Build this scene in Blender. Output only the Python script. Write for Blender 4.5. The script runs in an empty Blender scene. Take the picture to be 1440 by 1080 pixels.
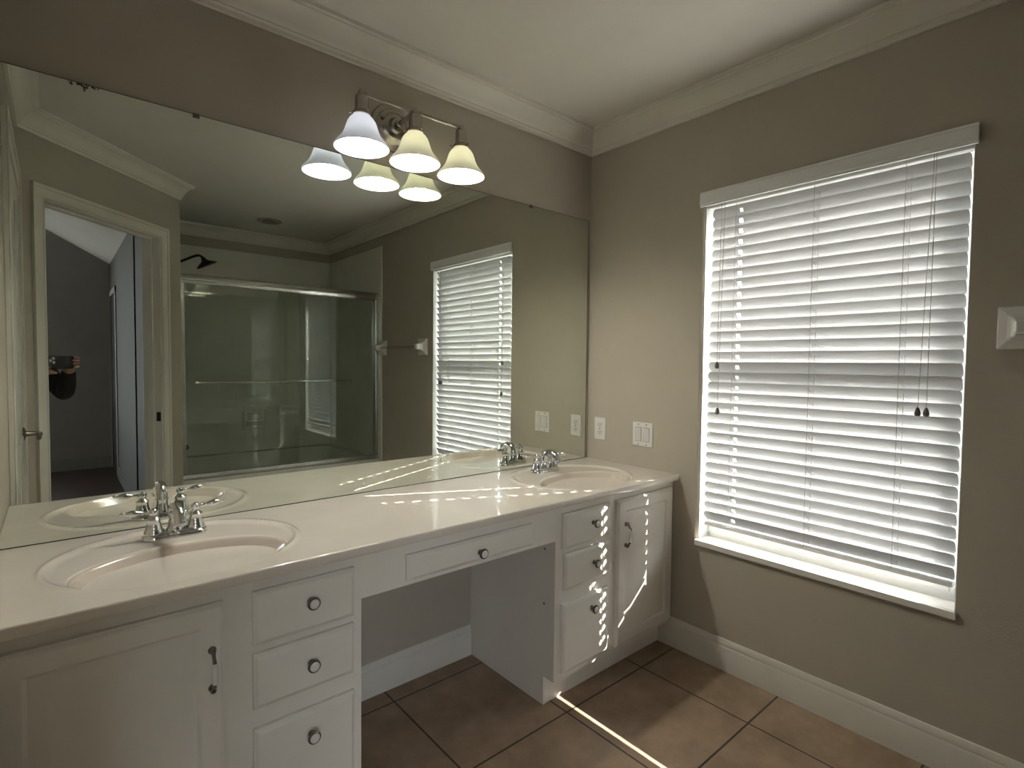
import bpy, bmesh, math, random
from mathutils import Vector, Matrix
random.seed(7)
scene = bpy.context.scene
COL = scene.collection
PI = math.pi

# ------------------------------------------------------------------ camera, world, sun, exposure
H = 1.3034
YAW, PITCH, ROLL = 0.7079, -0.0386, 0.0107
FW = Vector((math.sin(YAW)*math.cos(PITCH), math.cos(YAW)*math.cos(PITCH), math.sin(PITCH)))
R0 = Vector((math.cos(YAW), -math.sin(YAW), 0.0)); U0 = R0.cross(FW)
RT = R0*math.cos(ROLL) + U0*math.sin(ROLL)
UP = -R0*math.sin(ROLL) + U0*math.cos(ROLL)
CAM = Vector((0, 0, H))
cd = bpy.data.cameras.new('camera'); cam = bpy.data.objects.new('camera', cd); COL.objects.link(cam)
cd.sensor_width = 36; cd.lens = 750.6/1440*36; cd.clip_start = 0.004; cd.clip_end = 200
cam.matrix_world = Matrix(((RT.x, UP.x, -FW.x, CAM.x), (RT.y, UP.y, -FW.y, CAM.y), (RT.z, UP.z, -FW.z, CAM.z), (0, 0, 0, 1)))
scene.camera = cam

SUN_DIR = Vector((-1.0, 0.46, -0.80)).normalized()
world = bpy.data.worlds.new('sky'); scene.world = world; world.use_nodes = True
wn = world.node_tree; wn.nodes.clear()
wo = wn.nodes.new('ShaderNodeOutputWorld'); wb = wn.nodes.new('ShaderNodeBackground'); ws = wn.nodes.new('ShaderNodeTexSky')
ws.sky_type = 'NISHITA'; ws.sun_disc = False
ws.sun_elevation = math.asin(-SUN_DIR.z); ws.sun_rotation = math.radians(110)
ws.air_density = 1.0; ws.dust_density = 2.5; ws.ozone_density = 1.0
hs_ = wn.nodes.new('ShaderNodeHueSaturation'); hs_.inputs['Saturation'].default_value = 0.30; wn.links.new(ws.outputs[0], hs_.inputs['Color']); wn.links.new(hs_.outputs[0], wb.inputs[0]); wn.links.new(wb.outputs[0], wo.inputs[0])
wb.inputs[1].default_value = 1.25

sd = bpy.data.lights.new('sun', 'SUN'); sd.energy = 21.0; sd.angle = math.radians(0.22); sd.color = (1.0, 0.95, 0.87)
so = bpy.data.objects.new('sun', sd); COL.objects.link(so)
so.rotation_euler = SUN_DIR.to_track_quat('-Z', 'Y').to_euler(); so.location = (8, -3, 7)

scene.view_settings.view_transform = 'Standard'; scene.view_settings.look = 'None'
scene.view_settings.gamma = 1.0; scene.view_settings.use_curve_mapping = False
scene.view_settings.exposure = 0.92
BULB = 160.0

# ------------------------------------------------------------------ dimensions from the place
D = 1.900          # vanity wall (mirror) plane
X0 = 2.161         # window wall plane
XL = -0.127        # left wall plane
ZC = 0.805         # counter top
YF = 1.340         # counter front
CEIL = 2.488
A45 = Vector((XL, 0.337, 0)); B45 = Vector((0.662, -0.487, 0))
L45 = (B45-A45).normalized(); N45 = Vector((-L45.y, L45.x, 0))     # N45 points into the bathroom
LEN45 = (B45-A45).length
YS = -0.487; YB = -1.617                                           # shower front and back

# ------------------------------------------------------------------ materials
def mat(name, color, rough=0.5, metal=0.0, spec=0.5, noise=0.0, nscale=8.0, bump=0.0, bscale=200.0, coat=0.0, detail=3.0):
    m = bpy.data.materials.new(name); m.use_nodes = True
    nt = m.node_tree; b = nt.nodes['Principled BSDF']
    b.inputs['Base Color'].default_value = (*color, 1); b.inputs['Roughness'].default_value = rough
    b.inputs['Metallic'].default_value = metal; b.inputs['Specular IOR Level'].default_value = spec
    b.inputs['Coat Weight'].default_value = coat; b.inputs['Coat Roughness'].default_value = 0.03
    tc = nt.nodes.new('ShaderNodeTexCoord')
    if noise > 0:
        n = nt.nodes.new('ShaderNodeTexNoise'); n.inputs['Scale'].default_value = nscale; n.inputs['Detail'].default_value = detail
        nt.links.new(tc.outputs['Object'], n.inputs['Vector'])
        r = nt.nodes.new('ShaderNodeMapRange'); r.inputs[1].default_value = 0.3; r.inputs[2].default_value = 0.7
        r.inputs[3].default_value = 1-noise; r.inputs[4].default_value = 1+noise
        mx = nt.nodes.new('ShaderNodeMix'); mx.data_type = 'RGBA'; mx.blend_type = 'MULTIPLY'; mx.inputs[0].default_value = 1
        mx.inputs[6].default_value = (*color, 1)
        cb = nt.nodes.new('ShaderNodeCombineColor')
        nt.links.new(n.outputs[0], r.inputs[0])
        for i in range(3): nt.links.new(r.outputs[0], cb.inputs[i])
        nt.links.new(cb.outputs[0], mx.inputs[7]); nt.links.new(mx.outputs[2], b.inputs['Base Color'])
    if bump > 0:
        n = nt.nodes.new('ShaderNodeTexNoise'); n.inputs['Scale'].default_value = bscale; n.inputs['Detail'].default_value = 2
        nt.links.new(tc.outputs['Object'], n.inputs['Vector'])
        bp = nt.nodes.new('ShaderNodeBump'); bp.inputs['Strength'].default_value = bump; bp.inputs['Distance'].default_value = 0.002
        nt.links.new(n.outputs[0], bp.inputs['Height']); nt.links.new(bp.outputs[0], b.inputs['Normal'])
    return m

M = {}
M['wall'] = mat('taupe_paint', (0.42, 0.378, 0.312), 0.7, spec=0.25, noise=0.03, nscale=3, bump=0.25, bscale=160)
M['ceiling'] = mat('ceiling_paint', (0.60, 0.575, 0.52), 0.85, spec=0.2, noise=0.02, nscale=4, bump=0.2, bscale=120)
M['trim'] = mat('trim_paint', (0.64, 0.61, 0.54), 0.35, spec=0.45, noise=0.03, nscale=6)
M['cabinet'] = mat('cabinet_paint', (0.74, 0.70, 0.63), 0.38, spec=0.4, noise=0.025, nscale=5, bump=0.05, bscale=60)
M['counter'] = mat('cultured_marble', (0.72, 0.655, 0.575), 0.14, spec=0.55, noise=0.03, nscale=7, coat=0.6)
M['basin'] = mat('basin_marble_shaded', (0.60, 0.52, 0.44), 0.18, spec=0.5, noise=0.03, nscale=9, coat=0.4)  # counter marble made browner, shade inside the bowl put into the colour
M['chrome'] = mat('chrome', (0.72, 0.72, 0.72), 0.06, metal=1.0)
M['pewter'] = mat('dark_pewter', (0.20, 0.185, 0.165), 0.25, metal=1.0, noise=0.05, nscale=60)
M['nickel'] = mat('brushed_nickel', (0.42, 0.385, 0.34), 0.27, metal=1.0, noise=0.05, nscale=40)
M['alu'] = mat('satin_aluminium', (0.56, 0.56, 0.54), 0.24, metal=1.0, noise=0.04, nscale=20)
M['black'] = mat('black_gap_shade', (0.012, 0.011, 0.010), 0.6)  # solid black standing in for shade inside holes and the opening
M['bronze'] = mat('oil_rubbed_bronze', (0.035, 0.028, 0.024), 0.35, metal=0.6)
M['ceramic'] = mat('white_ceramic', (0.70, 0.68, 0.64), 0.14, spec=0.55, noise=0.01, coat=0.3)
M['plate'] = mat('white_plastic_plate', (0.66, 0.64, 0.61), 0.3, noise=0.01)
M['plate_in'] = mat('white_plastic_insert', (0.60, 0.58, 0.56), 0.35, noise=0.01)
M['vinyl'] = mat('white_vinyl', (0.78, 0.78, 0.77), 0.35, noise=0.01)
M['sill'] = mat('sill_paint', (0.72, 0.69, 0.63), 0.3, noise=0.02)
M['cord'] = mat('grey_cord', (0.36, 0.35, 0.34), 0.8, noise=0.05, nscale=300)
M['tassel'] = mat('grey_tassel', (0.11, 0.10, 0.095), 0.5, noise=0.05, nscale=60)
M['tubm'] = mat('tub_acrylic', (0.60, 0.58, 0.53), 0.16, spec=0.5, noise=0.015, coat=0.3)
M['surround'] = mat('shower_wall_marble', (0.66, 0.65, 0.58), 0.2, spec=0.5, noise=0.05, nscale=4)
M['mirror'] = mat('silvered_glass', (0.80, 0.835, 0.775), 0.0, metal=1.0)
M['mirror_edge'] = mat('mirror_edge', (0.03, 0.035, 0.03), 0.4)
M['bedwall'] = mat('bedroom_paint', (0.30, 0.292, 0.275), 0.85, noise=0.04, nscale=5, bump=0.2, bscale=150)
M['bedside'] = mat('bedroom_paint_dimmed', (0.075, 0.072, 0.068), 0.85, noise=0.04, nscale=5, bump=0.2, bscale=150)  # bedroom paint darkened to offset the daylight on the side wall
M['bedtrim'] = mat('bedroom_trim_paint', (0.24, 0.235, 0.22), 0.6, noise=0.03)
M['bedceil'] = mat('bedroom_ceiling_paint', (0.60, 0.60, 0.60), 0.9, noise=0.03, nscale=3)
M['skin'] = mat('skin', (0.36, 0.21, 0.14), 0.5, noise=0.06, nscale=30)
M['hair'] = mat('dark_hair', (0.02, 0.015, 0.012), 0.6, noise=0.3, nscale=120)
M['shirt'] = mat('dark_shirt_cloth', (0.022, 0.016, 0.015), 0.9, noise=0.15, nscale=60, bump=0.2, bscale=300)
M['jeans'] = mat('navy_denim', (0.022, 0.028, 0.055), 0.9, noise=0.2, nscale=200)
M['shoe'] = mat('dark_shoe', (0.03, 0.03, 0.03), 0.6, noise=0.1)
M['phone'] = mat('black_phone_glass', (0.012, 0.012, 0.014), 0.25, noise=0.05)
M['ground'] = mat('pale_gravel', (0.20, 0.195, 0.18), 0.95, noise=0.2, nscale=3)
M['stucco'] = mat('pale_stucco', (0.30, 0.30, 0.29), 0.95, noise=0.05, nscale=3, bump=0.3, bscale=80)
M['stain'] = mat('black_desilvering', (0.09, 0.06, 0.045), 0.8, noise=0.3, nscale=150)

def tile_material():
    m = bpy.data.materials.new('ceramic_floor_tile'); m.use_nodes = True
    nt = m.node_tree; b = nt.nodes['Principled BSDF']; N = nt.nodes.new; Lk = nt.links.new
    tc = N('ShaderNodeTexCoord'); mp = N('ShaderNodeMapping')
    mp.inputs['Location'].default_value = (-1.902+0.002, -1.342+0.002, 0)
    Lk(tc.outputs['Object'], mp.inputs[0])
    br = N('ShaderNodeTexBrick'); br.offset = 0.0; br.squash = 1.0
    br.inputs['Scale'].default_value = 1.0; br.inputs['Brick Width'].default_value = 0.466; br.inputs['Row Height'].default_value = 0.466
    br.inputs['Mortar Size'].default_value = 0.0038; br.inputs['Mortar Smooth'].default_value = 0.15; br.inputs['Bias'].default_value = 0.0
    br.inputs['Color1'].default_value = (0.335, 0.238, 0.165, 1); br.inputs['Color2'].default_value = (0.315, 0.222, 0.155, 1)
    br.inputs['Mortar'].default_value = (0.06, 0.043, 0.032, 1)
    Lk(mp.outputs[0], br.inputs['Vector'])
    n1 = N('ShaderNodeTexNoise'); n1.inputs['Scale'].default_value = 5.5; n1.inputs['Detail'].default_value = 6; n1.inputs['Roughness'].default_value = 0.65
    Lk(tc.outputs['Object'], n1.inputs['Vector'])
    rp = N('ShaderNodeValToRGB'); rp.color_ramp.elements[0].position = 0.3; rp.color_ramp.elements[0].color = (0.70, 0.68, 0.64, 1)
    rp.color_ramp.elements[1].position = 0.72; rp.color_ramp.elements[1].color = (1.28, 1.30, 1.30, 1)
    Lk(n1.outputs[0], rp.inputs[0])
    mx = N('ShaderNodeMix'); mx.data_type = 'RGBA'; mx.blend_type = 'MULTIPLY'; mx.inputs[0].default_value = 1
    Lk(br.outputs['Color'], mx.inputs[6]); Lk(rp.outputs[0], mx.inputs[7]); Lk(mx.outputs[2], b.inputs['Base Color'])
    b.inputs['Roughness'].default_value = 0.42; b.inputs['Specular IOR Level'].default_value = 0.4
    inv = N('ShaderNodeMath'); inv.operation = 'SUBTRACT'; inv.inputs[0].default_value = 1.0; Lk(br.outputs['Fac'], inv.inputs[1])
    bu = N('ShaderNodeBump'); bu.inputs['Strength'].default_value = 0.6; bu.inputs['Distance'].default_value = 0.003
    Lk(inv.outputs[0], bu.inputs['Height']); Lk(bu.outputs[0], b.inputs['Normal'])
    return m
M['tile'] = tile_material()

def wood_floor():
    m = mat('dark_wood_floor', (0.030, 0.014, 0.009), 0.4, noise=0.3, nscale=12)
    return m
M['wood'] = wood_floor()

def glass_material(name, tint, scale=1.0):
    m = bpy.data.materials.new(name); m.use_nodes = True
    nt = m.node_tree; nt.nodes.clear(); N = nt.nodes.new; Lk = nt.links.new
    out = N('ShaderNodeOutputMaterial'); tr = N('ShaderNodeBsdfTransparent'); gl = N('ShaderNodeBsdfGlossy'); mx = N('ShaderNodeMixShader')
    tr.inputs[0].default_value = (*tint, 1); gl.inputs['Roughness'].default_value = 0.0; gl.inputs[0].default_value = (1, 1, 1, 1)
    fr = N('ShaderNodeFresnel'); ge = N('ShaderNodeNewGeometry')
    ior = N('ShaderNodeMapRange'); ior.inputs[3].default_value = 1.5; ior.inputs[4].default_value = 1/1.5
    Lk(ge.outputs['Backfacing'], ior.inputs[0]); Lk(ior.outputs[0], fr.inputs['IOR'])
    Lk(fr.outputs[0], mx.inputs[0]); Lk(tr.outputs[0], mx.inputs[1]); Lk(gl.outputs[0], mx.inputs[2]); Lk(mx.outputs[0], out.inputs[0])
    return m
M['winglass'] = glass_material('window_glass', (0.95, 0.965, 0.96))
M['showerglass'] = glass_material('shower_glass', (0.92, 0.945, 0.925))
M['acrylic'] = glass_material('clear_acrylic', (0.88, 0.88, 0.86))

def translucent_material(name, color, tcol, fac, gloss=0.04):
    m = bpy.data.materials.new(name); m.use_nodes = True
    nt = m.node_tree; nt.nodes.clear(); N = nt.nodes.new; Lk = nt.links.new
    out = N('ShaderNodeOutputMaterial'); d = N('ShaderNodeBsdfDiffuse'); t = N('ShaderNodeBsdfTranslucent'); g = N('ShaderNodeBsdfGlossy')
    tc = N('ShaderNodeTexCoord'); n = N('ShaderNodeTexNoise'); n.inputs['Scale'].default_value = 14; Lk(tc.outputs['Object'], n.inputs['Vector'])
    rp = N('ShaderNodeValToRGB'); rp.color_ramp.elements[0].color = (*[c*0.96 for c in color], 1); rp.color_ramp.elements[1].color = (*color, 1)
    Lk(n.outputs[0], rp.inputs[0]); Lk(rp.outputs[0], d.inputs[0])
    t.inputs[0].default_value = (*tcol, 1); g.inputs['Roughness'].default_value = 0.25
    a = N('ShaderNodeMixShader'); a.inputs[0].default_value = fac; Lk(d.outputs[0], a.inputs[1]); Lk(t.outputs[0], a.inputs[2])
    b = N('ShaderNodeMixShader'); b.inputs[0].default_value = gloss; Lk(a.outputs[0], b.inputs[1]); Lk(g.outputs[0], b.inputs[2])
    Lk(b.outputs[0], out.inputs[0])
    return m
M['slat'] = translucent_material('white_blind_slat', (0.53, 0.53, 0.525), (0.80, 0.82, 0.84), 0.074)
M['shade_cool'] = translucent_material('alabaster_glass_cool', (0.82, 0.82, 0.82), (0.88, 0.88, 0.90), 0.105, 0.05)
M['shade_warm'] = translucent_material('alabaster_glass_warm', (0.82, 0.82, 0.74), (0.88, 0.88, 0.78), 0.115, 0.05)

def emission(name, col, strength):
    m = bpy.data.materials.new(name); m.use_nodes = True
    nt = m.node_tree; nt.nodes.clear()
    o = nt.nodes.new('ShaderNodeOutputMaterial'); e = nt.nodes.new('ShaderNodeEmission')
    e.inputs[0].default_value = (*col, 1); e.inputs[1].default_value = strength; nt.links.new(e.outputs[0], o.inputs[0])
    return m
M['bulb_cool'] = emission('lit_bulb_cool', (0.90, 0.94, 1.0), BULB)
M['bulb_warm'] = emission('lit_bulb_warm', (1.0, 0.95, 0.80), BULB)

# ------------------------------------------------------------------ mesh helper
class MB:
    def __init__(s): s.v = []; s.f = []; s.mi = []
    def add(s, vs, fs, mi=0):
        o = len(s.v); s.v += [tuple(p) for p in vs]; s.f += [tuple(i+o for i in f) for f in fs]; s.mi += [mi]*len(fs); return s
    def box(s, x0, x1, y0, y1, z0, z1, mi=0):
        vs = [(x, y, z) for z in (z0, z1) for y in (y0, y1) for x in (x0, x1)]
        return s.add(vs, [(0,2,3,1),(4,5,7,6),(0,1,5,4),(2,6,7,3),(0,4,6,2),(1,3,7,5)], mi)
    def obox(s, c, ax, ay, az, hx, hy, hz, mi=0):
        c = Vector(c); ax, ay, az = Vector(ax)*hx, Vector(ay)*hy, Vector(az)*hz
        vs = [c+i*ax+j*ay+k*az for k in (-1, 1) for j in (-1, 1) for i in (-1, 1)]
        return s.add(vs, [(0,2,3,1),(4,5,7,6),(0,1,5,4),(2,6,7,3),(0,4,6,2),(1,3,7,5)], mi)
    def lathe(s, prof, o=(0,0,0), axis=(0,0,1), n=24, mi=0, sx=1.0, sy=1.0, cap=True):
        o = Vector(o); az = Vector(axis).normalized()
        ax = az.orthogonal().normalized() if abs(az.z) < 0.99 else Vector((1,0,0)); ay = az.cross(ax).normalized(); ax = ay.cross(az)
        vs = []
        for r, z in prof:
            for i in range(n):
                a = 2*PI*i/n; vs.append(o+az*z+ax*(r*sx*math.cos(a))+ay*(r*sy*math.sin(a)))
        fs = []
        for k in range(len(prof)-1):
            for i in range(n):
                j = (i+1) % n; fs.append((k*n+i, k*n+j, (k+1)*n+j, (k+1)*n+i))
        if cap:
            fs.append(tuple(reversed(range(n)))); m = (len(prof)-1)*n; fs.append(tuple(range(m, m+n)))
        return s.add(vs, fs, mi)
    def tube(s, pts, rad, n=10, mi=0, flat=1.0, cap=True, upv=None):
        pts = [Vector(p) for p in pts]; rs = rad if isinstance(rad, (list, tuple)) else [rad]*len(pts)
        vs = []; prev = None
        for i, p in enumerate(pts):
            t = (pts[min(i+1, len(pts)-1)]-pts[max(i-1, 0)]).normalized()
            if prev is None:
                a = Vector(upv) if upv else (Vector((0,0,1)) if abs(t.z) < 0.9 else Vector((1,0,0)))
            else: a = prev
            a = (a-t*a.dot(t)).normalized(); b = t.cross(a); prev = a
            for k in range(n):
                w = 2*PI*k/n; vs.append(p+a*(rs[i]*math.cos(w)*flat)+b*(rs[i]*math.sin(w)))
        fs = [(i*n+k, i*n+(k+1) % n, (i+1)*n+(k+1) % n, (i+1)*n+k) for i in range(len(pts)-1) for k in range(n)]
        if cap: fs += [tuple(reversed(range(n))), tuple(range((len(pts)-1)*n, len(pts)*n))]
        return s.add(vs, fs, mi)
    def prism(s, poly, o, ax, ay, d, mi=0):
        """poly of (u,w) in the ax/ay plane at o, extruded along vector d"""
        o, ax, ay, d = Vector(o), Vector(ax), Vector(ay), Vector(d); n = len(poly)
        vs = [o+ax*u+ay*w for u, w in poly] + [o+ax*u+ay*w+d for u, w in poly]
        fs = [tuple(reversed(range(n))), tuple(range(n, 2*n))]+[(i, (i+1) % n, n+(i+1) % n, n+i) for i in range(n)]
        return s.add(vs, fs, mi)
    def loft(s, rings, mi=0, cap=True, closed=True):
        n = len(rings[0]); vs = [p for r in rings for p in r]
        fs = [(i*n+k, i*n+(k+1) % n, (i+1)*n+(k+1) % n, (i+1)*n+k) for i in range(len(rings)-1) for k in range(n if closed else n-1)]
        if cap: fs += [tuple(reversed(range(n))), tuple(range((len(rings)-1)*n, len(rings)*n))]
        return s.add(vs, fs, mi)
    def build(s, name, m, parent=None, smooth=None, bevel=0.0, seg=2):
        me = bpy.data.meshes.new(name); base = Vector(WORLD[parent.name]) if parent else Vector((0, 0, 0))
        me.from_pydata([tuple(Vector(p)-base) for p in s.v], [], s.f)
        for mm in (m if isinstance(m, (list, tuple)) else [m]): me.materials.append(mm)
        for p, i in zip(me.polygons, s.mi): p.material_index = i
        bm = bmesh.new(); bm.from_mesh(me); bmesh.ops.recalc_face_normals(bm, faces=bm.faces); bm.to_mesh(me); bm.free()
        if smooth:
            for p in me.polygons: p.use_smooth = True
            me.set_sharp_from_angle(angle=math.radians(smooth))
        o = bpy.data.objects.new(name, me); COL.objects.link(o)
        if parent: o.parent = parent
        WORLD[o.name] = tuple(base)
        if bevel > 0:
            b = o.modifiers.new('bevel', 'BEVEL'); b.width = bevel; b.segments = seg; b.limit_method = 'ANGLE'; b.angle_limit = math.radians(40)
        return o
WORLD = {}
def tag(o, label=None, cat=None, group=None, kind=None):
    if label: o['label'] = label
    if cat: o['category'] = cat
    if group: o['group'] = group
    if kind: o['kind'] = kind
    return o
def struct(o, label=None, cat=None): return tag(o, label, cat, None, 'structure')
def thing(name, loc, label, cat, group=None, kind=None):
    o = bpy.data.objects.new(name, None); COL.objects.link(o); o.location = loc; o.empty_display_size = 0.05
    WORLD[o.name] = tuple(loc); return tag(o, label, cat, group, kind)
def catmull(pts, k=6):
    pts = [Vector(p) for p in pts]; out = []
    for i in range(len(pts)-1):
        p0, p1, p2, p3 = pts[max(i-1, 0)], pts[i], pts[i+1], pts[min(i+2, len(pts)-1)]
        for j in range(k):
            t = j/k
            out.append(0.5*((2*p1)+(p2-p0)*t+(2*p0-5*p1+4*p2-p3)*t*t+(3*p1-p0-3*p2+p3)*t**3))
    out.append(pts[-1]); return out

# ------------------------------------------------------------------ room shell
WT = 0.15
def P45(a, n, z=0.0): return A45 + L45*a + N45*n + Vector((0, 0, z))
FP = [(XL-0.11, D+0.12), (X0+WT, D+0.12), (X0+WT, YB-0.12), (0.53, YB-0.12), (0.53, -0.56), tuple(P45(LEN45, -0.05).xy), tuple(P45(0, -0.05).xy), (XL-0.11, 0.30)]
struct(MB().prism(FP, (0, 0, -0.12), (1, 0, 0), (0, 1, 0), (0, 0, 0.12)).build('floor', M['tile']), 'brown square ceramic tile bathroom floor', 'floor')
struct(MB().box(-0.24, X0+WT, YB-0.12, D+0.12, CEIL, CEIL+0.1).build('ceiling', M['ceiling']), 'off-white bathroom ceiling', 'ceiling')
struct(MB().box(-0.30, X0+WT, D, D+0.12, 0, CEIL).build('wall_vanity', M['wall']), 'taupe wall behind the long mirror', 'wall')
# window wall with its opening
WY0, WY1, WZ0, WZ1 = 0.346, 1.247, 0.505, 2.02
w = MB()
w.box(X0, X0+WT, YB-0.12, WY0, 0, CEIL).prism([(0, D), (WT, D), (WT, WY1), (0.015, WY1), (0.005, WY1+0.004), (0, WY1+0.010)], (X0, 0, WZ0), (1, 0, 0), (0, 1, 0), (0, 0, WZ1-WZ0)).box(X0, X0+WT, WY0, D, 0, WZ0).box(X0, X0+WT, WY0, D, WZ1, CEIL)
struct(w.build('wall_right', M['wall']), 'taupe wall with the window', 'wall')
struct(MB().box(XL-0.11, XL, 0.337, D, 0, CEIL).build('wall_left', M['wall']), 'short taupe wall at the left with a white door', 'wall')
struct(MB().box(0.515, X0+WT, YB-0.12, YB, 0, CEIL).build('wall_shower', M['wall']), 'wall behind the bathtub', 'wall')
struct(MB().box(0.53, 0.655, YB, YS+0.0, 0, CEIL).build('wall_shower_end', M['wall']), 'wall at the faucet end of the bathtub', 'wall')
# diagonal wall with the doorway
TH = 0.115; DO0, DO1, DOZ = 0.140, 0.945, 2.090
def box45(mb, a0, a1, n0, n1, z0, z1, mi=0):
    c = P45((a0+a1)/2, (n0+n1)/2, (z0+z1)/2)
    return mb.obox(c, L45, N45, (0, 0, 1), abs(a1-a0)/2, abs(n1-n0)/2, abs(z1-z0)/2, mi)
w = MB(); box45(w, -0.02, DO0-0.015, -TH, 0, 0, CEIL); box45(w, DO1+0.015, LEN45, -TH, 0, 0, CEIL); box45(w, DO0-0.015, DO1+0.015, -TH, 0, DOZ+0.015, CEIL); box45(w, -0.16, LEN45, -TH, -0.02, CEIL, 3.1)
struct(w.build('wall_diagonal', M['wall']), 'diagonal taupe wall with the open doorway', 'wall')

# crown mouldings
CR = [(0, CEIL-0.098), (0.011, CEIL-0.098), (0.013, CEIL-0.086), (0.019, CEIL-0.082), (0.019, CEIL-0.076), (0.024, CEIL-0.071),
      (0.030, CEIL-0.058), (0.040, CEIL-0.043), (0.053, CEIL-0.031), (0.068, CEIL-0.023), (0.080, CEIL-0.019), (0.083, CEIL-0.013), (0.090, CEIL-0.011), (0.093, CEIL), (0, CEIL)]
def crown(name, p0, p1, n, label, m0, m1):
    """profile swept from p0 to p1 along a wall with inward normal n; m0/m1 are mitre shifts per unit projection"""
    p0, p1, n = Vector((p0[0], p0[1], 0)), Vector((p1[0], p1[1], 0)), Vector(n); t = (p1-p0).normalized(); mb = MB()
    r0 = [Vector((p0.x, p0.y, 0))+n*u+t*(u*m0)+Vector((0, 0, z)) for u, z in CR]
    r1 = [Vector((p1.x, p1.y, 0))+n*u-t*(u*m1)+Vector((0, 0, z)) for u, z in CR]
    mb.loft([r0, r1]); return struct(mb.build(name, M['trim'], smooth=35), label, 'crown moulding')
t8 = math.tan(math.radians(22.5))
crown('trim_1', (XL, D), (X0, D), (0, -1, 0), 'crown moulding above the mirror', 1, 1)
crown('trim_2', (X0, YB), (X0, D), (-1, 0, 0), 'crown moulding above the window', 1, 1)
crown('trim_3', (0.655, YB), (X0, YB), (0, 1, 0), 'crown moulding behind the shower', 0, 1)
crown('trim_4', (XL, 0.337), (XL, D), (1, 0, 0), 'crown moulding on the left wall', t8, 1)
crown('trim_5', tuple(A45.xy), tuple(B45.xy), tuple(N45), 'crown moulding above the doorway', t8, -0.35)

# baseboards
BBP = [(0, 0), (0.014, 0), (0.014, 0.098), (0.010, 0.106), (0.011, 0.112), (0.007, 0.124), (0.004, 0.132), (0, 0.134)]
def baseboard(name, p0, p1, n, label, m=None, hs=1.0):
    p0, p1, n = Vector((*p0, 0)), Vector((*p1, 0)), Vector((*n, 0)); mb = MB()
    mb.prism([(u, z*hs) for u, z in BBP], p0, n, (0, 0, 1), p1-p0)
    return struct(mb.build(name, m or M['trim'], smooth=30), label, 'baseboard')
baseboard('baseboard_right', (X0, YS+0.01), (X0, 1.43), (-1, 0), 'white baseboard under the window')
baseboard('baseboard_vanity', (0.635, D), (1.392, D), (0, -1), 'baseboard inside the knee space of the vanity')
for a0, a1, k in ((0.0, DO0-0.078, 'a'), (DO1+0.078, LEN45, 'b')):
    p, q = P45(a0, 0), P45(a1, 0)
    baseboard('baseboard_diagonal', (p.x, p.y), (q.x, q.y), (N45.x, N45.y), 'short baseboard beside the doorway')

# ------------------------------------------------------------------ doorway casing (door_1) and left door (door_2)
def casing45(mb, a0, a1, z0, z1, inner):   # flat moulded casing, inner edge thinner
    box45(mb, a0, a1, 0, 0.011, z0, z1)
d1 = thing('door_1', P45(0.54, 0), 'open bedroom doorway with pale casing, seen in the mirror', 'doorway', kind='structure')
CW = 0.064
mb = MB()
for (a, b, e) in ((DO0-0.006-CW, DO0-0.006, -1), (DO1+0.006, DO1+0.006+CW, 1)):
    box45(mb, a, b, 0, 0.012, 0, DOZ+0.006); o = (a, a+0.018) if e < 0 else (b-0.018, b)
    box45(mb, o[0], o[1], 0.012, 0.018, 0, DOZ+0.006+CW)
    i = (b-0.012, b-0.006) if e < 0 else (a+0.006, a+0.012)
    box45(mb, i[0], i[1], 0.012, 0.0145, 0, DOZ+0.006)
box45(mb, DO0-0.006-CW, DO1+0.006+CW, 0, 0.012, DOZ+0.006, DOZ+0.006+CW)
box45(mb, DO0-0.006-CW, DO1+0.006+CW, 0.012, 0.018, DOZ+CW-0.012, DOZ+0.006+CW)
mb.build('casing', M['trim'], d1, bevel=0.002)
mb = MB()
box45(mb, DO0-0.015, DO0, -TH-0.006, 0.0, 0, DOZ+0.015); box45(mb, DO1, DO1+0.015, -TH-0.006, 0.0, 0, DOZ+0.015); box45(mb, DO0, DO1, -TH-0.006, 0.0, DOZ, DOZ+0.015)
mb.build('jamb', M['trim'], d1, bevel=0.001)
mb = MB()
box45(mb, DO0, DO0+0.011, -0.085, -0.05, 0, DOZ); box45(mb, DO1-0.011, DO1, -0.085, -0.05, 0, DOZ); box45(mb, DO0+0.011, DO1-0.011, -0.085, -0.05, DOZ-0.011, DOZ)
mb.build('door_stop', M['trim'], d1, bevel=0.001)
mb = MB(); box45(mb, DO1-0.0018, DO1, -0.036, -0.008, 0.90, 0.96); mb.build('strike_plate', M['bronze'], d1)['label'] = 'dark strike plate'
mb = MB()
for (a, b) in ((DO0-0.070, DO0-0.006), (DO1+0.006, DO1+0.070)): box45(mb, a, b, -TH-0.014, -TH, 0, DOZ+0.006)
box45(mb, DO0-0.07, DO1+0.07, -TH-0.014, -TH, DOZ+0.006, DOZ+0.07)
mb.build('bedroom_casing', M['trim'], d1, bevel=0.002)

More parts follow.
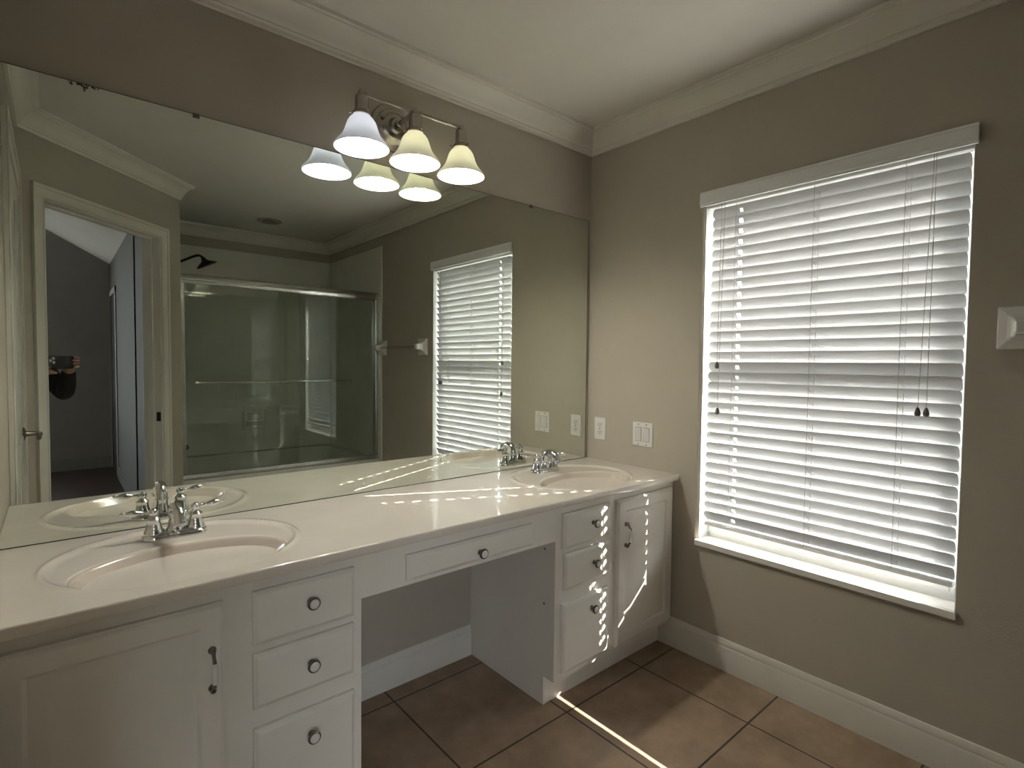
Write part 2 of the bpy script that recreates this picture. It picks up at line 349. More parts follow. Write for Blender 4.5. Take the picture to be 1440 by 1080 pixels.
d2 = thing('door_2', (XL, 0.8, 0), 'white door with a metal lever on the left wall, seen in the mirror edge', 'door', kind='structure')
mb = MB()
mb.box(XL, XL+0.014, 0.352, 0.412, 0, 2.165).box(XL, XL+0.014, 1.20, 1.262, 0, 2.165).box(XL, XL+0.014, 0.412, 1.20, 2.085, 2.165)
mb.box(XL+0.014, XL+0.020, 0.352, 0.370, 0, 2.165).box(XL+0.014, XL+0.020, 1.244, 1.262, 0, 2.165).box(XL+0.014, XL+0.020, 0.37, 1.244, 2.147, 2.165)
mb.build('casing', M['trim'], d2, bevel=0.002)
mb = MB(); mb.box(XL, XL+0.008, 0.416, 1.196, 0.012, 2.080)
for z0, z1 in ((0.2, 0.95), (1.10, 1.95)):
    for y0, y1 in ((0.50, 0.77), (0.85, 1.12)):
        mb.box(XL+0.008, XL+0.012, y0, y1, z0, z1)
mb.build('door_panel', M['trim'], d2, bevel=0.003)
mb = MB(); c = Vector((XL+0.008, 0.476, 0.955))
mb.lathe([(0.030, 0), (0.031, 0.003), (0.027, 0.007), (0.016, 0.010), (0.012, 0.016), (0.010, 0.05)], c, (1, 0, 0), 20)
mb.tube(catmull([c+Vector((0.048, 0, 0)), c+Vector((0.058, 0.01, 0)), c+Vector((0.060, 0.05, -0.002)), c+Vector((0.058, 0.105, -0.012))]), [0.010]*13+[0.0085]*6, 10)
mb.build('lever_handle', M['nickel'], d2, smooth=40)

# ------------------------------------------------------------------ window
win = thing('window_1', (X0+0.1, 0.8, 0.5), 'double-hung vinyl window behind the blind', 'window', kind='structure')
XO0, XO1 = X0+0.085, X0+WT
mb = MB()
FS, FB = 0.012, 0.054
mb.box(XO0, XO1, WY0, WY0+FS, WZ0, WZ1).box(XO0, XO1, WY1-FS, WY1, WZ0, WZ1).box(XO0, XO1, WY0+FS, WY1-FS, WZ0, WZ0+FB).box(XO0, XO1, WY0+FS, WY1-FS, WZ1-0.03, WZ1)
mb.build('window_frame', M['vinyl'], win, bevel=0.003)
ZM = 1.292
def sash(x0, x1, z0, z1, nm):
    f = MB(); y0, y1 = WY0+FS, WY1-FS; q = 0.020
    f.box(x0, x1, y0, y0+q, z0, z1).box(x0, x1, y1-q, y1, z0, z1).box(x0, x1, y0+q, y1-q, z0, z0+0.035).box(x0, x1, y0+q, y1-q, z1-0.035, z1)
    o = f.build('sash', M['vinyl'], win, bevel=0.002)
    xm = (x0+x1)/2
    MB().box(xm-0.002, xm+0.002, y0+q-0.004, y1-q+0.004, z0+0.030, z1-0.030).build('pane', M['winglass'], o)
sash(XO0+0.002, XO0+0.03, WZ0+FB, ZM+0.02, 'lower'); sash(XO0+0.033, XO0+0.061, ZM-0.02, WZ1-0.03, 'upper')
MB().box(X0+0.015, XO0, WY1-0.002, WY1-0.0001, WZ0+0.026, WZ1).box(X0+0.0005, XO0, WY0+0.0001, WY0+0.002, WZ0+0.026, WZ1).build('jamb_liner', M['vinyl'], win)
mb = MB(); mb.box(X0+0.0005, X0+0.086, WY0+0.0005, WY1-0.0005, WZ0+0.001, WZ0+0.026)
mb.box(X0-0.016, X0+0.0005, WY0-0.004, WY1+0.004, WZ0+0.001, WZ0+0.026)
mb.build('window_sill', M['sill'], win, bevel=0.003)

# ------------------------------------------------------------------ blind
XB = X0+0.036
bl = thing('window_blind', (XB, 0.8, 0.56), 'white horizontal slat blind with valance, closed over the window', 'blind')
mb = MB(); mb.prism([(-0.020, 0), (-0.018, 0.006), (-0.022, 0.012), (-0.022, 0.050), (-0.018, 0.056), (-0.020, 0.062), (-0.0085, 0.062), (-0.0085, 0)], (X0+0.002, 0.336, 1.990), (1, 0, 0), (0, 0, 1), (0, 0.924, 0))
mb.box(X0-0.0065, X0-0.0005, 0.345, 0.35, 1.992, 2.05).box(X0-0.0065, X0-0.0005, 1.246, 1.251, 1.992, 2.05)
mb.build('valance', M['vinyl'], bl, bevel=0.0015)
SY0, SY1 = 0.358, 1.222
MB().box(XB-0.028, XB+0.028, SY0-0.008, SY1+0.018, 1.983, 2.018).build('headrail', M['vinyl'], bl, bevel=0.002)
PITCH_S = 0.0440; TILT = math.radians(62.5); NS = 31; ZTOP = 1.957
LAD = (0.513, 0.797, 1.100)
def slat_mesh(zc, k):
    """curved thin slat, room edge up; route holes at the ladders"""
    W = 0.025; n = 8; T = 0.0026
    ux, uz = -math.cos(TILT), math.sin(TILT)      # from outer-low to room-high
    nx, nz = uz, -ux                              # normal facing outdoors and up
    SE = 1.2275+0.0095*k/NS
    jit = random.uniform(-0.0006, 0.0006)
    def pt(s, y, side):
        crown_h = 0.0022*(1-(s/W)**2); q = crown_h + (T/2 if side else -T/2)
        if y <= SY0+1e-6: y += 0.004*(abs(s)/W)**6
        if y >= SE-1e-6: y -= 0.015*(abs(s)/W)**1.8
        return (XB+ux*s+nx*q, y, zc+uz*s+nz*q+jit)
    hs = (0.0003, 0.0003, 0.0076)
    ss = [-W, -0.018, -0.013, -0.0085, -0.0025, 0.0025, 0.0085, 0.013, 0.018, W]
    ys = [SY0, SY0+0.010]
    for lad, h in zip(LAD, hs): ys += [lad-0.03, lad-h, lad+h, lad+0.03]
    ys += [SE-0.016, SE]
    ys = sorted(ys); mb = MB(); idx = {}
    def gs(i, j):   # rounded slat ends
        s = ss[i]
        return s
    for side in (0, 1):
        for j, y in enumerate(ys):
            for i, s in enumerate(ss): idx[(side, i, j)] = len(mb.v); mb.v.append(pt(gs(i, j), y, side))
    hole = set()
    for lad, h in zip(LAD, hs):
        j = ys.index(lad-h); hole |= {(i, j) for i in (3, 4, 5)}
    cells = {(i, j) for i in range(len(ss)-1) for j in range(len(ys)-1)} - hole
    for (i, j) in cells:
        for side in (0, 1):
            mb.f.append((idx[(side, i, j)], idx[(side, i+1, j)], idx[(side, i+1, j+1)], idx[(side, i, j+1)])); mb.mi.append(0)
        for (di, dj, a, b) in ((-1, 0, (i, j), (i, j+1)), (1, 0, (i+1, j), (i+1, j+1)), (0, -1, (i, j), (i+1, j)), (0, 1, (i, j+1), (i+1, j+1))):
            if (i+di, j+dj) not in cells:
                mb.f.append((idx[(0, *a)], idx[(0, *b)], idx[(1, *b)], idx[(1, *a)])); mb.mi.append(0)
    return mb
for k in range(NS):
    slat_mesh(ZTOP-k*PITCH_S, k).build('slat', M['slat'], bl, smooth=50)
ZR = 0.6045
c = Vector((XB, (SY0+SY1)/2, ZR))
MB().obox(c, (1, 0, 0), (0, 1, 0), (0, 0, 1), 0.021, (SY1-SY0)/2, 0.0075).build('bottom_rail', M['vinyl'], bl, bevel=0.003)
for y in LAD:
    mb = MB()
    for dx, dy in ((-0.0265, 0.010), (0.0265, 0.010)):
        mb.tube([(XB+dx, y+dy, 1.985), (XB+dx, y+dy, ZR+0.03), (XB+dx*0.4, y+dy+0.004, ZR-0.004)], 0.0009, 6)
    for k in range(NS):   # cross rungs under each slat
        z = ZTOP-k*PITCH_S
        mb.tube([(XB-0.0265, y+0.010, z+0.018), (XB+0.0265, y+0.010, z-0.027)], 0.0006, 5)
    mb.build('ladder_cord', M['cord'], bl)
    MB().tube([(XB-0.001, y, 1.985), (XB-0.001, y, ZR+0.01)], 0.0009, 6).build('lift_cord', M['cord'], bl)
def pull(name, pts, lab=None):
    pts = [Vector(p) for p in pts]; o = MB().tube(pts, 0.0010, 6).build(name, M['cord'], bl)
    e = pts[-1]
    MB().lathe([(0.0015, 0.002), (0.0045, -0.001), (0.0075, -0.010), (0.0090, -0.019), (0.0080, -0.025), (0.004, -0.028)], e, (0, 0, 1), 14).build('tassel', M['tassel'], o, smooth=50)['label'] = 'dark grey tassel'
XP = X0-0.004
pull('pull_cord', [(X0+0.002, 1.169, 1.992), (XP+0.002, 1.171, 1.318)])
pull('pull_cord', [(X0+0.002, 1.154, 1.992), (XP+0.002, 1.164, 1.121)])
pull('pull_cord', [(X0+0.002, 0.447, 1.992), (XP+0.002, 0.449, 1.85), (XP+0.002, 0.464, 1.171)])
pull('pull_cord', [(X0+0.002, 0.441, 1.992), (XP+0.002, 0.441, 1.171)])

# ------------------------------------------------------------------ mirror
mi = thing('wall_mirror', (1.0, D, ZC), 'frameless wall-to-wall mirror standing on the vanity counter', 'mirror')
MX0, MX1, MZ0, MZ1 = XL+0.004, 2.139, ZC+0.002, 2.052
MB().box(MX0, MX1, D-0.0045, D-0.0040, MZ0, MZ1).build('mirror_glass', M['mirror'], mi)
mb = MB(); mb.box(MX0, MX1, D-0.0040, D-0.0002, MZ0, MZ1)
mb.box(MX0, MX1, D-0.0052, D-0.0002, MZ0-0.0015, MZ0+0.0008).box(MX1, MX1+0.003, D-0.0050, D-0.0002, MZ0, MZ1).box(MX0, MX1, D-0.0050, D-0.0002, MZ1, MZ1+0.0016)
mb.build('mirror_back', M['mirror_edge'], mi)['label'] = 'dark edge of the mirror'
for x in (0.340, 1.73):
    mb = MB(); mb.box(x-0.009, x+0.009, D-0.0075, D-0.0046, MZ1-0.010, MZ1+0.002).box(x-0.009, x+0.009, D-0.0075, D-0.0002, MZ1+0.0017, MZ1+0.004)
    mb.build('clip', M['tassel'], mi, bevel=0.002)
mb = MB()
for k in range(22):     # blackened silvering along the top edge
    x = random.gauss(0.068, 0.024); r = random.uniform(0.0010, 0.0030); n = 9
    zz = MZ1-random.uniform(0, 0.007); ph = random.uniform(0, 6)
    ring = [(x+r*(0.7+0.5*random.random())*math.cos(2*PI*i/n), zz+1.1*r*(0.6+0.7*random.random())*math.sin(2*PI*i/n)) for i in range(n)]
    mb.add([(px, D-0.0047, min(pz, MZ1)) for px, pz in ring], [tuple(range(n))])
mb.add([(0.070, D-0.0047, MZ1-0.004), (0.0745, D-0.0047, MZ1-0.004), (0.0755, D-0.0047, MZ1-0.018), (0.072, D-0.0047, MZ1-0.019)], [(0, 1, 2, 3)])
mb.build('black_stain', M['stain'], mi)['label'] = 'black decay spots at the top edge'

# ------------------------------------------------------------------ countertop with two basins
ct = thing('countertop', (1.0, 1.62, ZC), 'cream cultured marble counter with two integral oval basins', 'countertop')
CX0, CX1 = XL+0.001, X0-0.001
SINKS = (0.247, 1.742)
RX, RY0, RY1 = 0.303, YF+0.010, D-0.012
mb = MB()
xs = [CX0, SINKS[0]-RX, SINKS[0]+RX, SINKS[1]-RX, SINKS[1]+RX, CX1]
xs[1] = max(xs[1], CX0+0.001); xs[4] = min(xs[4], CX1-0.001)
CT = 0.026
def quad(x0, x1, y0, y1):
    mb.add([(x0, y0, ZC), (x1, y0, ZC), (x1, y1, ZC), (x0, y1, ZC)], [(0, 1, 2, 3)])
YFT = YF+0.004
for a, b in ((0, 1), (2, 3), (4, 5)): quad(xs[a], xs[b], YFT, D-0.001)
for a, b in ((1, 2), (3, 4)): quad(xs[a], xs[b], YFT, RY0); quad(xs[a], xs[b], RY1, D-0.001)
# rounded front edge, bottom and sides
prof = [(YFT, ZC), (YF+0.0018, ZC-0.001), (YF+0.0004, ZC-0.003), (YF, ZC-0.006), (YF, ZC-CT+0.004), (YF+0.003, ZC-CT), (D-0.001, ZC-CT)]
n = len(prof); mb.add([(x, y, z) for x in (CX0, CX1) for y, z in prof], [(i, i+1, n+i+1, n+i) for i in range(n-1)])
BA, BB, BYC, BD = 0.236, 0.150, 1.532, 0.125       # inner bowl
OA, OB, OYC = 0.284, 0.238, 1.618                  # raised oval ring
def ring_h(x, y, xc):
    q = math.sqrt(((x-xc)/OA)**2+((y-OYC)/OB)**2); d = (q-1)*0.25
    k = max(0.0, min(1.0, (y-1.40)/0.09)); k = k*k*(3-2*k)
    h = 0.0045*math.exp(-(d/0.006)**2)*k
    if q < 1: h -= 0.0035*min(1.0, (1-q)/0.08)*k
    return h
NT, NR = 144, 30
basins = []
for xc, nm in zip(SINKS, ('left', 'right')):
    x0, x1 = (xs[1], xs[2]) if nm == 'left' else (xs[3], xs[4])
    angs = [2*PI*i/NT for i in range(NT)]
    def bnd(a):
        cx, sy = math.cos(a), math.sin(a); t = 9
        if cx > 1e-9: t = min(t, (x1-xc)/cx)
        if cx < -1e-9: t = min(t, (x0-xc)/cx)
        if sy > 1e-9: t = min(t, (RY1-BYC)/sy)
        if sy < -1e-9: t = min(t, (RY0-BYC)/sy)
        return xc+t*cx, BYC+t*sy
    def ang_el(a):                     # ellipse point in the true direction a
        r = 1/math.sqrt((math.cos(a)/BA)**2+(math.sin(a)/BB)**2); return xc+r*math.cos(a), BYC+r*math.sin(a)
    rings = []
    for k in range(NR+1):
        t = k/NR; row = []
        for a in angs:
            ex, ey = ang_el(a); bx, by = bnd(a); x, y = ex+(bx-ex)*t, ey+(by-ey)*t
            e = min(1.0, (1-t)/0.04)
            h = ring_h(x, y, xc)*e
            if t < 0.05: h -= 0.0025*(1-t/0.05)**2
            row.append((x, y, ZC+h))
        rings.append(row)
    # corners of the rectangle: snap nearest boundary samples
    mb.loft(rings, cap=False)
    for cxx, cyy in ((x0, RY0), (x1, RY0), (x0, RY1), (x1, RY1)):
        a = math.atan2(cyy-BYC, cxx-xc) % (2*PI); i = int(a/(2*PI)*NT) % NT; j = (i+1) % NT
        mb.add([rings[-1][i], (cxx, cyy, ZC), rings[-1][j]], [(0, 1, 2)])
    b = MB(); br = []
    prof = [(1.0, None)]+[(q_, -0.003-0.120*(1-q_**2)**1.05) for q_ in (0.985, 0.96, 0.93, 0.89, 0.84, 0.77, 0.68, 0.57, 0.44, 0.28, 0.09)]
    for s_, dz in prof:
        row = []
        for q, a in enumerate(angs):
            ex, ey = ang_el(a); x, y = xc+(ex-xc)*s_, BYC+0.012*(1-s_)+(ey-BYC)*s_
            row.append((x, y, rings[0][q][2] if dz is None else ZC+dz))
        br.append(row)
    b.loft(br, cap=False)
    basins.append((b, xc))
    top = mb
mb.build('counter_top', M['counter'], ct, smooth=40)
for b, xc in basins:
    bo = b.build('sink_basin', M['basin'], ct, smooth=60); bo['label'] = 'oval basin of the left sink' if xc < 1 else 'oval basin of the right sink'
    MB().lathe([(0.031, 0.0), (0.031, 0.003), (0.026, 0.0045), (0.022, 0.002), (0.019, 0.001), (0.018, 0.006), (0.004, 0.009)], (xc, BYC+0.012, ZC-0.1275), (0, 0, 1), 28).build('drain', M['chrome'], bo, smooth=40)
    # overflow slot in the front wall of the bowl
    nrm = Vector((0, 0.93, 0.36)).normalized(); cc = Vector((xc, BYC-BB*0.945+0.001, ZC-0.036))
    up = nrm.cross(Vector((1, 0, 0))).normalized(); o = MB()
    ring = [(0.0085*math.copysign(1, math.cos(a))+0.0055*math.cos(a), 0.0055*math.sin(a)) for a in [2*PI*(i+0.5)/24 for i in range(24)]]
    r0 = [cc+Vector((1, 0, 0))*u+up*v+nrm*0.003 for u, v in ring]; r1 = [p-nrm*0.012 for p in r0]
    o.loft([r0, r1]); o.build('overflow_hole', M['black'], bo)

# ------------------------------------------------------------------ vanity cabinets
YFR = 1.372      # face frame plane
YDR = 1.353      # door / drawer front plane
CB = ZC-CT-0.001
def raised_front(mb, x0, x1, z0, z1, y=YDR, back=YFR, lip=0.012):
    """overlay front with a routed edge"""
    r = lambda i, yy: [(x0+i, yy, z0+i), (x1-i, yy, z0+i), (x1-i, yy, z1-i), (x0+i, yy, z1-i)]
    mb.loft([r(0, back-0.0005), r(0, y+0.008), r(0.004, y+0.006), r(0.005, y+0.0045), r(lip, y+0.0005), r(lip+0.002, y)])
def panel_door(mb, x0, x1, z0, z1, y=YDR, back=YFR, st=0.052):
    r = lambda i, yy: [(x0+i, yy, z0+i), (x1-i, yy, z0+i), (x1-i, yy, z1-i), (x0+i, yy, z1-i)]
    mb.loft([r(0, back-0.0005), r(0, y+0.008), r(0.004, y+0.006), r(0.005, y+0.0045), r(0.011, y+0.0005), r(0.013, y),
             r(st-0.004, y), r(st, y+0.003), r(st+0.004, y+0.0085), r(st+0.010, y+0.0095), r(st+0.014, y+0.0085), r(st+0.034, y+0.001), r(st+0.037, y+0.0005)])
def knob(parent, x, z, y=YDR):
    mb = MB(); mb.lathe([(0.0085, 0), (0.0080, 0.002), (0.0050, 0.005), (0.0045, 0.011), (0.0085, 0.015), (0.0145, 0.0175), (0.0165, 0.0205), (0.0162, 0.024), (0.0142, 0.0262), (0.0128, 0.0262)], (x, y, z), (0, -1, 0), 24)
    k = mb.build('knob', M['pewter'], parent, smooth=40)
    MB().lathe([(0.0127, 0), (0.0118, 0.0018), (0.008, 0.003), (0.002, 0.0034)], (x, y-0.0258, z), (0, -1, 0), 20).build('knob_insert', M['ceramic'], k, smooth=50)['label'] = 'white ceramic knob centre'
def pull_handle(parent, x, z0, z1, y=YDR):
    mb = MB(); zc = (z0+z1)/2
    for z in (z0, z1): mb.lathe([(0.0085, 0), (0.009, 0.002), (0.007, 0.004), (0.005, 0.007)], (x, y, z), (0, -1, 0), 16, sx=1.0, sy=1.0)
    pts = catmull([(x, y-0.004, z1+0.004), (x, y-0.012, z1+0.002), (x, y-0.020, z1-0.010), (x, y-0.027, zc+0.024), (x, y-0.030, zc), (x, y-0.027, zc-0.024), (x, y-0.020, z0+0.010), (x, y-0.012, z0-0.002), (x, y-0.004, z0-0.004)], 5)
    nP = len(pts); rad = []
    for i in range(nP):
        t = abs(i/(nP-1)*2-1); rad.append(0.0040+0.0030*math.exp(-((t-0.80)/0.14)**2) + 0.0012*math.exp(-(t/0.25)**2))
    mb.tube(pts, rad, 12)
    h = mb.build('handle', M['pewter'], parent, smooth=50)
    MB().lathe([(0.0052, -0.024), (0.0066, -0.015), (0.0070, 0), (0.0066, 0.015), (0.0052, 0.024)], (x, y-0.0285, zc), (0, 0, 1), 16).build('handle_grip', M['ceramic'], h, smooth=50)['label'] = 'white ceramic handle grip'

def base_cabinet(name, x0, x1, label, open_side):
    c = thing(name, ((x0+x1)/2, 1.6, 0), label, 'cabinet', 'white vanity base cabinets'); mb = MB()
    # carcass side panels, bottom, back, and toe kick
    for xa, side in ((x0, -1), (x1-0.016, 1)):
        mb.prism([(YFR+0.018, 0.112), (1.428, 0.112), (1.428, 0.0), (D-0.002, 0.0), (D-0.002, CB), (YFR+0.018, CB)], (xa, 0, 0), (0, 1, 0), (0, 0, 1), (0.016, 0, 0))
    mb.box(x0+0.016, x1-0.016, YFR+0.018, D-0.004, 0.112, 0.128)
    mb.box(x0+0.016, x1-0.016, D-0.010, D-0.004, 0.128, CB)
    mb.box(x0+0.016, x1-0.016, 1.430, 1.444, 0.0, 0.112)
    mb.build('carcass', M['cabinet'], c, bevel=0.0012)
    return c
LX0, LX1 = XL+0.001, 0.633
RX0, RX1 = 1.394, X0-0.001
lc = base_cabinet('vanity_cabinet', LX0, LX1, 'white vanity cabinet under the left basin, in the foreground', 1)
rc = base_cabinet('vanity_cabinet', RX0, RX1, 'white vanity cabinet under the right basin, beside the window wall', -1)
def face_frame(c, x0, x1, holes):
    """rails and stiles around openings (the openings are covered by the overlay fronts)"""
    mb = MB(); xs_ = sorted({x0, x1, *[h[0] for h in holes], *[h[1] for h in holes]}); zs_ = sorted({0.112, CB, *[h[2] for h in holes], *[h[3] for h in holes]})
    for i in range(len(xs_)-1):
        run = None
        for j in range(len(zs_)-1):
            cxx, czz = (xs_[i]+xs_[i+1])/2, (zs_[j]+zs_[j+1])/2
            inside = any(h[0] < cxx < h[1] and h[2] < czz < h[3] for h in holes)
            if not inside:
                if run is None: run = [zs_[j], zs_[j+1]]
                else: run[1] = zs_[j+1]
            if inside or j == len(zs_)-2:
                if run: mb.box(xs_[i], xs_[i+1], YFR, YFR+0.018, run[0], run[1]); run = None
    mb.build('face_frame', M['cabinet'], c)
Z1, Z2, Z3 = (0.613, 0.746), (0.456, 0.592), (0.140, 0.405)
LD, LDOOR = (0.352, 0.608), (-0.108, 0.288)
RD, RDOOR = (1.424, 1.692), (1.740, 2.136)
g = 0.012
face_frame(lc, LX0, LX1, [(LD[0]+g, LD[1]-g, z[0]+g, z[1]-g) for z in (Z1, Z2, Z3)]+[(LDOOR[0]+g, LDOOR[1]-g, 0.150, 0.730)])
face_frame(rc, RX0, RX1, [(RD[0]+g, RD[1]-g, z[0]+g, z[1]-g) for z in (Z1, Z2, Z3)]+[(RDOOR[0]+g, RDOOR[1]-g, 0.150, 0.730)])
def drawer(c, x0, x1, z, kx=None, kz=None):
    mb = MB(); raised_front(mb, x0, x1, z[0], z[1])
    o = mb.build('drawer', M['cabinet'], c, smooth=30)
    knob(o, kx if kx else (x0+x1)/2+0.006, kz if kz else (z[0]+z[1])/2+0.010)
for z, kz in ((Z1, 0.690), (Z2, 0.528), (Z3, 0.342)):
    drawer(lc, LD[0], LD[1], z, 0.488, kz)
for z, kz, dx in ((Z1, 0.688, 0.0), (Z2, 0.529, 0.008), (Z3, 0.352, -0.002)):
    drawer(rc, RD[0]+dx, RD[1]+dx, z, 1.582+dx, kz)
mb = MB(); panel_door(mb, LDOOR[0], LDOOR[1], 0.135, 0.744); o = mb.build('door', M['cabinet'], lc, smooth=30); pull_handle(o, 0.262, 0.552, 0.640)
mb = MB(); panel_door(mb, RDOOR[0], RDOOR[1], 0.132, 0.746); o = mb.build('door', M['cabinet'], rc, smooth=30); pull_handle(o, 1.787, 0.555, 0.643)
for z in (0.605, 0.395): MB().lathe([(0.004, 0), (0.004, 0.0008)], (RX0, 1.428, z), (-1, 0, 0), 12).build('screw_hole', M['black'], rc)

ap = thing('vanity_apron', (1.0135, YFR, 0.65), 'white apron with one wide drawer over the knee space', 'drawer unit')
mb = MB()
hx0, hx1, hz0, hz1 = 0.782, 1.254, 0.674, 0.730
AX0, AX1 = LX1+0.0005, RX0-0.0005
mb.box(AX0, hx0, YFR, YFR+0.018, 0.648, CB).box(hx1, AX1, YFR, YFR+0.018, 0.648, CB).box(hx0, hx1, YFR, YFR+0.018, 0.648, hz0).box(hx0, hx1, YFR, YFR+0.018, hz1, CB)
mb.build('apron_board', M['cabinet'], ap)
mb = MB(); mb.box(AX0, AX1, D-0.022, D-0.001, 0.72, CB); mb.build('support_cleat', M['cabinet'], ap)
mb = MB(); raised_front(mb, 0.769, 1.268, 0.664, 0.741); o = mb.build('drawer', M['cabinet'], ap, smooth=30); knob(o, 1.030, 0.695)

# ------------------------------------------------------------------ faucets
def faucet(x, y, label, la, ra):
    f = thing('faucet', (x, y, ZC), label, 'faucet', 'chrome two-handle basin faucets')
    z = ZC+0.0015
    def oval(hx, hy, zz, n=40):
        out = []
        for i in range(n):
            a = 2*PI*i/n; c_, s_ = math.cos(a), math.sin(a)
            out.append((x+math.copysign(hx-hy, c_)*min(1, abs(c_)*6)+hy*c_, y+hy*s_*1.0, zz))
        return out
    mb = MB(); mb.loft([oval(0.080, 0.030, z-0.004), oval(0.080, 0.030, z+0.004), oval(0.078, 0.028, z+0.007), oval(0.074, 0.024, z+0.009), oval(0.072, 0.0225, z+0.013), oval(0.070, 0.020, z+0.015)])
    mb.build('base_plate', M['chrome'], f, smooth=40)
    for s, ang in ((-1, la), (1, ra)):
        hx = x+s*0.051; mb = MB()
        mb.lathe([(0.0245, 0.010), (0.0240, 0.016), (0.0205, 0.024), (0.0178, 0.036), (0.0165, 0.045), (0.0178, 0.047), (0.0180, 0.051), (0.0150, 0.054), (0.0105, 0.058), (0.0085, 0.062)], (hx, y, z), (0, 0, 1), 24)
        v = mb.build('handle_body', M['chrome'], f, smooth=45)
        d = Vector((math.cos(ang), math.sin(ang), 0.10)).normalized(); c = Vector((hx, y, z+0.069)); mb = MB()
        mb.lathe([(0.003, -0.0115), (0.0085, -0.009), (0.0115, -0.003), (0.0120, 0.002), (0.0105, 0.007), (0.006, 0.0115), (0.002, 0.0125)], c, (0, 0, 1), 18)
        mb.lathe([(0.0045, 0.009), (0.0060, 0.013), (0.0048, 0.016), (0.0040, 0.020), (0.0048, 0.028), (0.0082, 0.040), (0.0092, 0.048), (0.0080, 0.056), (0.0050, 0.063), (0.0036, 0.066), (0.0052, 0.069), (0.0055, 0.072), (0.0035, 0.076), (0.001, 0.077)], c, d, 16)
        mb.build('lever', M['chrome'], v, smooth=50)
    mb = MB()
    mb.lathe([(0.0240, 0.010), (0.0235, 0.015), (0.0195, 0.022), (0.0170, 0.034), (0.0165, 0.046), (0.0185, 0.049), (0.0185, 0.053), (0.0165, 0.056)], (x, y+0.002, z), (0, 0, 1), 24)
    pts = catmull([(x, y+0.002, z+0.050), (x, y-0.002, z+0.068), (x, y-0.016, z+0.083), (x, y-0.040, z+0.086), (x, y-0.066, z+0.076), (x, y-0.084, z+0.060), (x, y-0.092, z+0.046)], 5)
    nP = len(pts); mb.tube(pts, [0.0175-0.0035*i/(nP-1)+(0.003 if i > nP-4 else 0) for i in range(nP)], 18, flat=1.0)
    mb.build('spout', M['chrome'], f, smooth=50)
    mb = MB(); mb.lathe([(0.0025, 0.012), (0.0025, 0.070), (0.0045, 0.073), (0.0062, 0.079), (0.0045, 0.085), (0.002, 0.0865)], (x, y+0.022, z), (0, 0, 1), 14)
    mb.build('lift_rod', M['chrome'], f, smooth=50)
faucet(0.253, 1.772, 'chrome two-handle faucet at the left basin, levers spread outward', PI, 0.0)
faucet(1.732, 1.780, 'chrome two-handle faucet at the right basin, lever turned forward', PI-0.35, -0.95)

# ------------------------------------------------------------------ outlet, switch
def plate_outlet(y, z):
    o = thing('wall_outlet', (X0, y, z), 'white duplex outlet on the wall beside the mirror edge', 'outlet'); hw, hh = 0.037, 0.058
    def rr(i, xx, hw=hw, hh=hh): return [(xx, y-hw+i, z-hh+i), (xx, y+hw-i, z-hh+i), (xx, y+hw-i, z+hh-i), (xx, y-hw+i, z+hh-i)]
    MB().loft([rr(0, X0-0.0003), rr(0, X0-0.003), rr(0.003, X0-0.0055)]).build('cover_plate', M['plate'], o)
    for dz in (0.020, -0.020):
        mb = MB(); pr = [(0.0165*math.cos(a), max(-0.0135, min(0.0135, 0.0165*math.sin(a)))) for a in [2*PI*i/28 for i in range(28)]]
        mb.loft([[(X0-0.005, y+u, z+dz+v) for u, v in pr], [(X0-0.0068, y+u, z+dz+v) for u, v in pr]]); r = mb.build('receptacle', M['plate_in'], o)
        mb = MB(); mb.box(X0-0.0071, X0-0.006, y+0.0052, y+0.0072, z+dz-0.001, z+dz+0.007).box(X0-0.0071, X0-0.006, y-0.0068, y-0.0052, z+dz, z+dz+0.006)
        mb.lathe([(0.0024, 0), (0.0024, 0.0011)], (X0-0.006, y, z+dz-0.0065), (-1, 0, 0), 10); mb.build('slot', M['black'], r)
    MB().lathe([(0.003, 0), (0.003, 0.001)], (X0-0.0055, y, z), (-1, 0, 0), 12).build('screw', M['nickel'], o)
plate_outlet(1.810, 0.969)
def plate_switch(y, z):
    o = thing('light_switch', (X0, y, z), 'white double rocker light switch left of the window', 'light switch'); hw, hh = 0.0585, 0.0585
    def rr(i, xx): return [(xx, y-hw+i, z-hh+i), (xx, y+hw-i, z-hh+i), (xx, y+hw-i, z+hh-i), (xx, y-hw+i, z+hh-i)]
    MB().loft([rr(0, X0-0.0003), rr(0, X0-0.003), rr(0.003, X0-0.0055)]).build('cover_plate', M['plate'], o)
    for dy, sg in ((0.023, 1), (-0.023, -1)):
        MB().box(X0-0.0058, X0-0.0054, y+dy-0.0180, y+dy+0.0180, z-0.0345, z+0.0345).build('rocker_surround', M['tassel'], o)
        mb = MB(); a, b = (0.0075, 0.0062) if sg > 0 else (0.0062, 0.0075)
        mb.add([(X0-0.0058, y+dy+u, z+v) for u in (-0.0165, 0.0165) for v in (-0.033, 0, 0.033)]+[(X0-w_, y+dy+u, z+v) for u in (-0.0165, 0.0165) for v, w_ in ((-0.033, a), (0, 0.0072), (0.033, b+0.0015))],
               [(6, 7, 10, 9), (7, 8, 11, 10), (0, 6, 9, 3), (2, 5, 11, 8), (0, 1, 7, 6), (1, 2, 8, 7), (3, 9, 10, 4), (4, 10, 11, 5)])
        mb.build('rocker', M['plate_in'], o)
        for v in (-0.0485, 0.0485): MB().lathe([(0.003, 0), (0.003, 0.001)], (X0-0.0055, y+dy, z+v), (-1, 0, 0), 12).build('screw', M['nickel'], o)
plate_switch(1.544, 0.966)

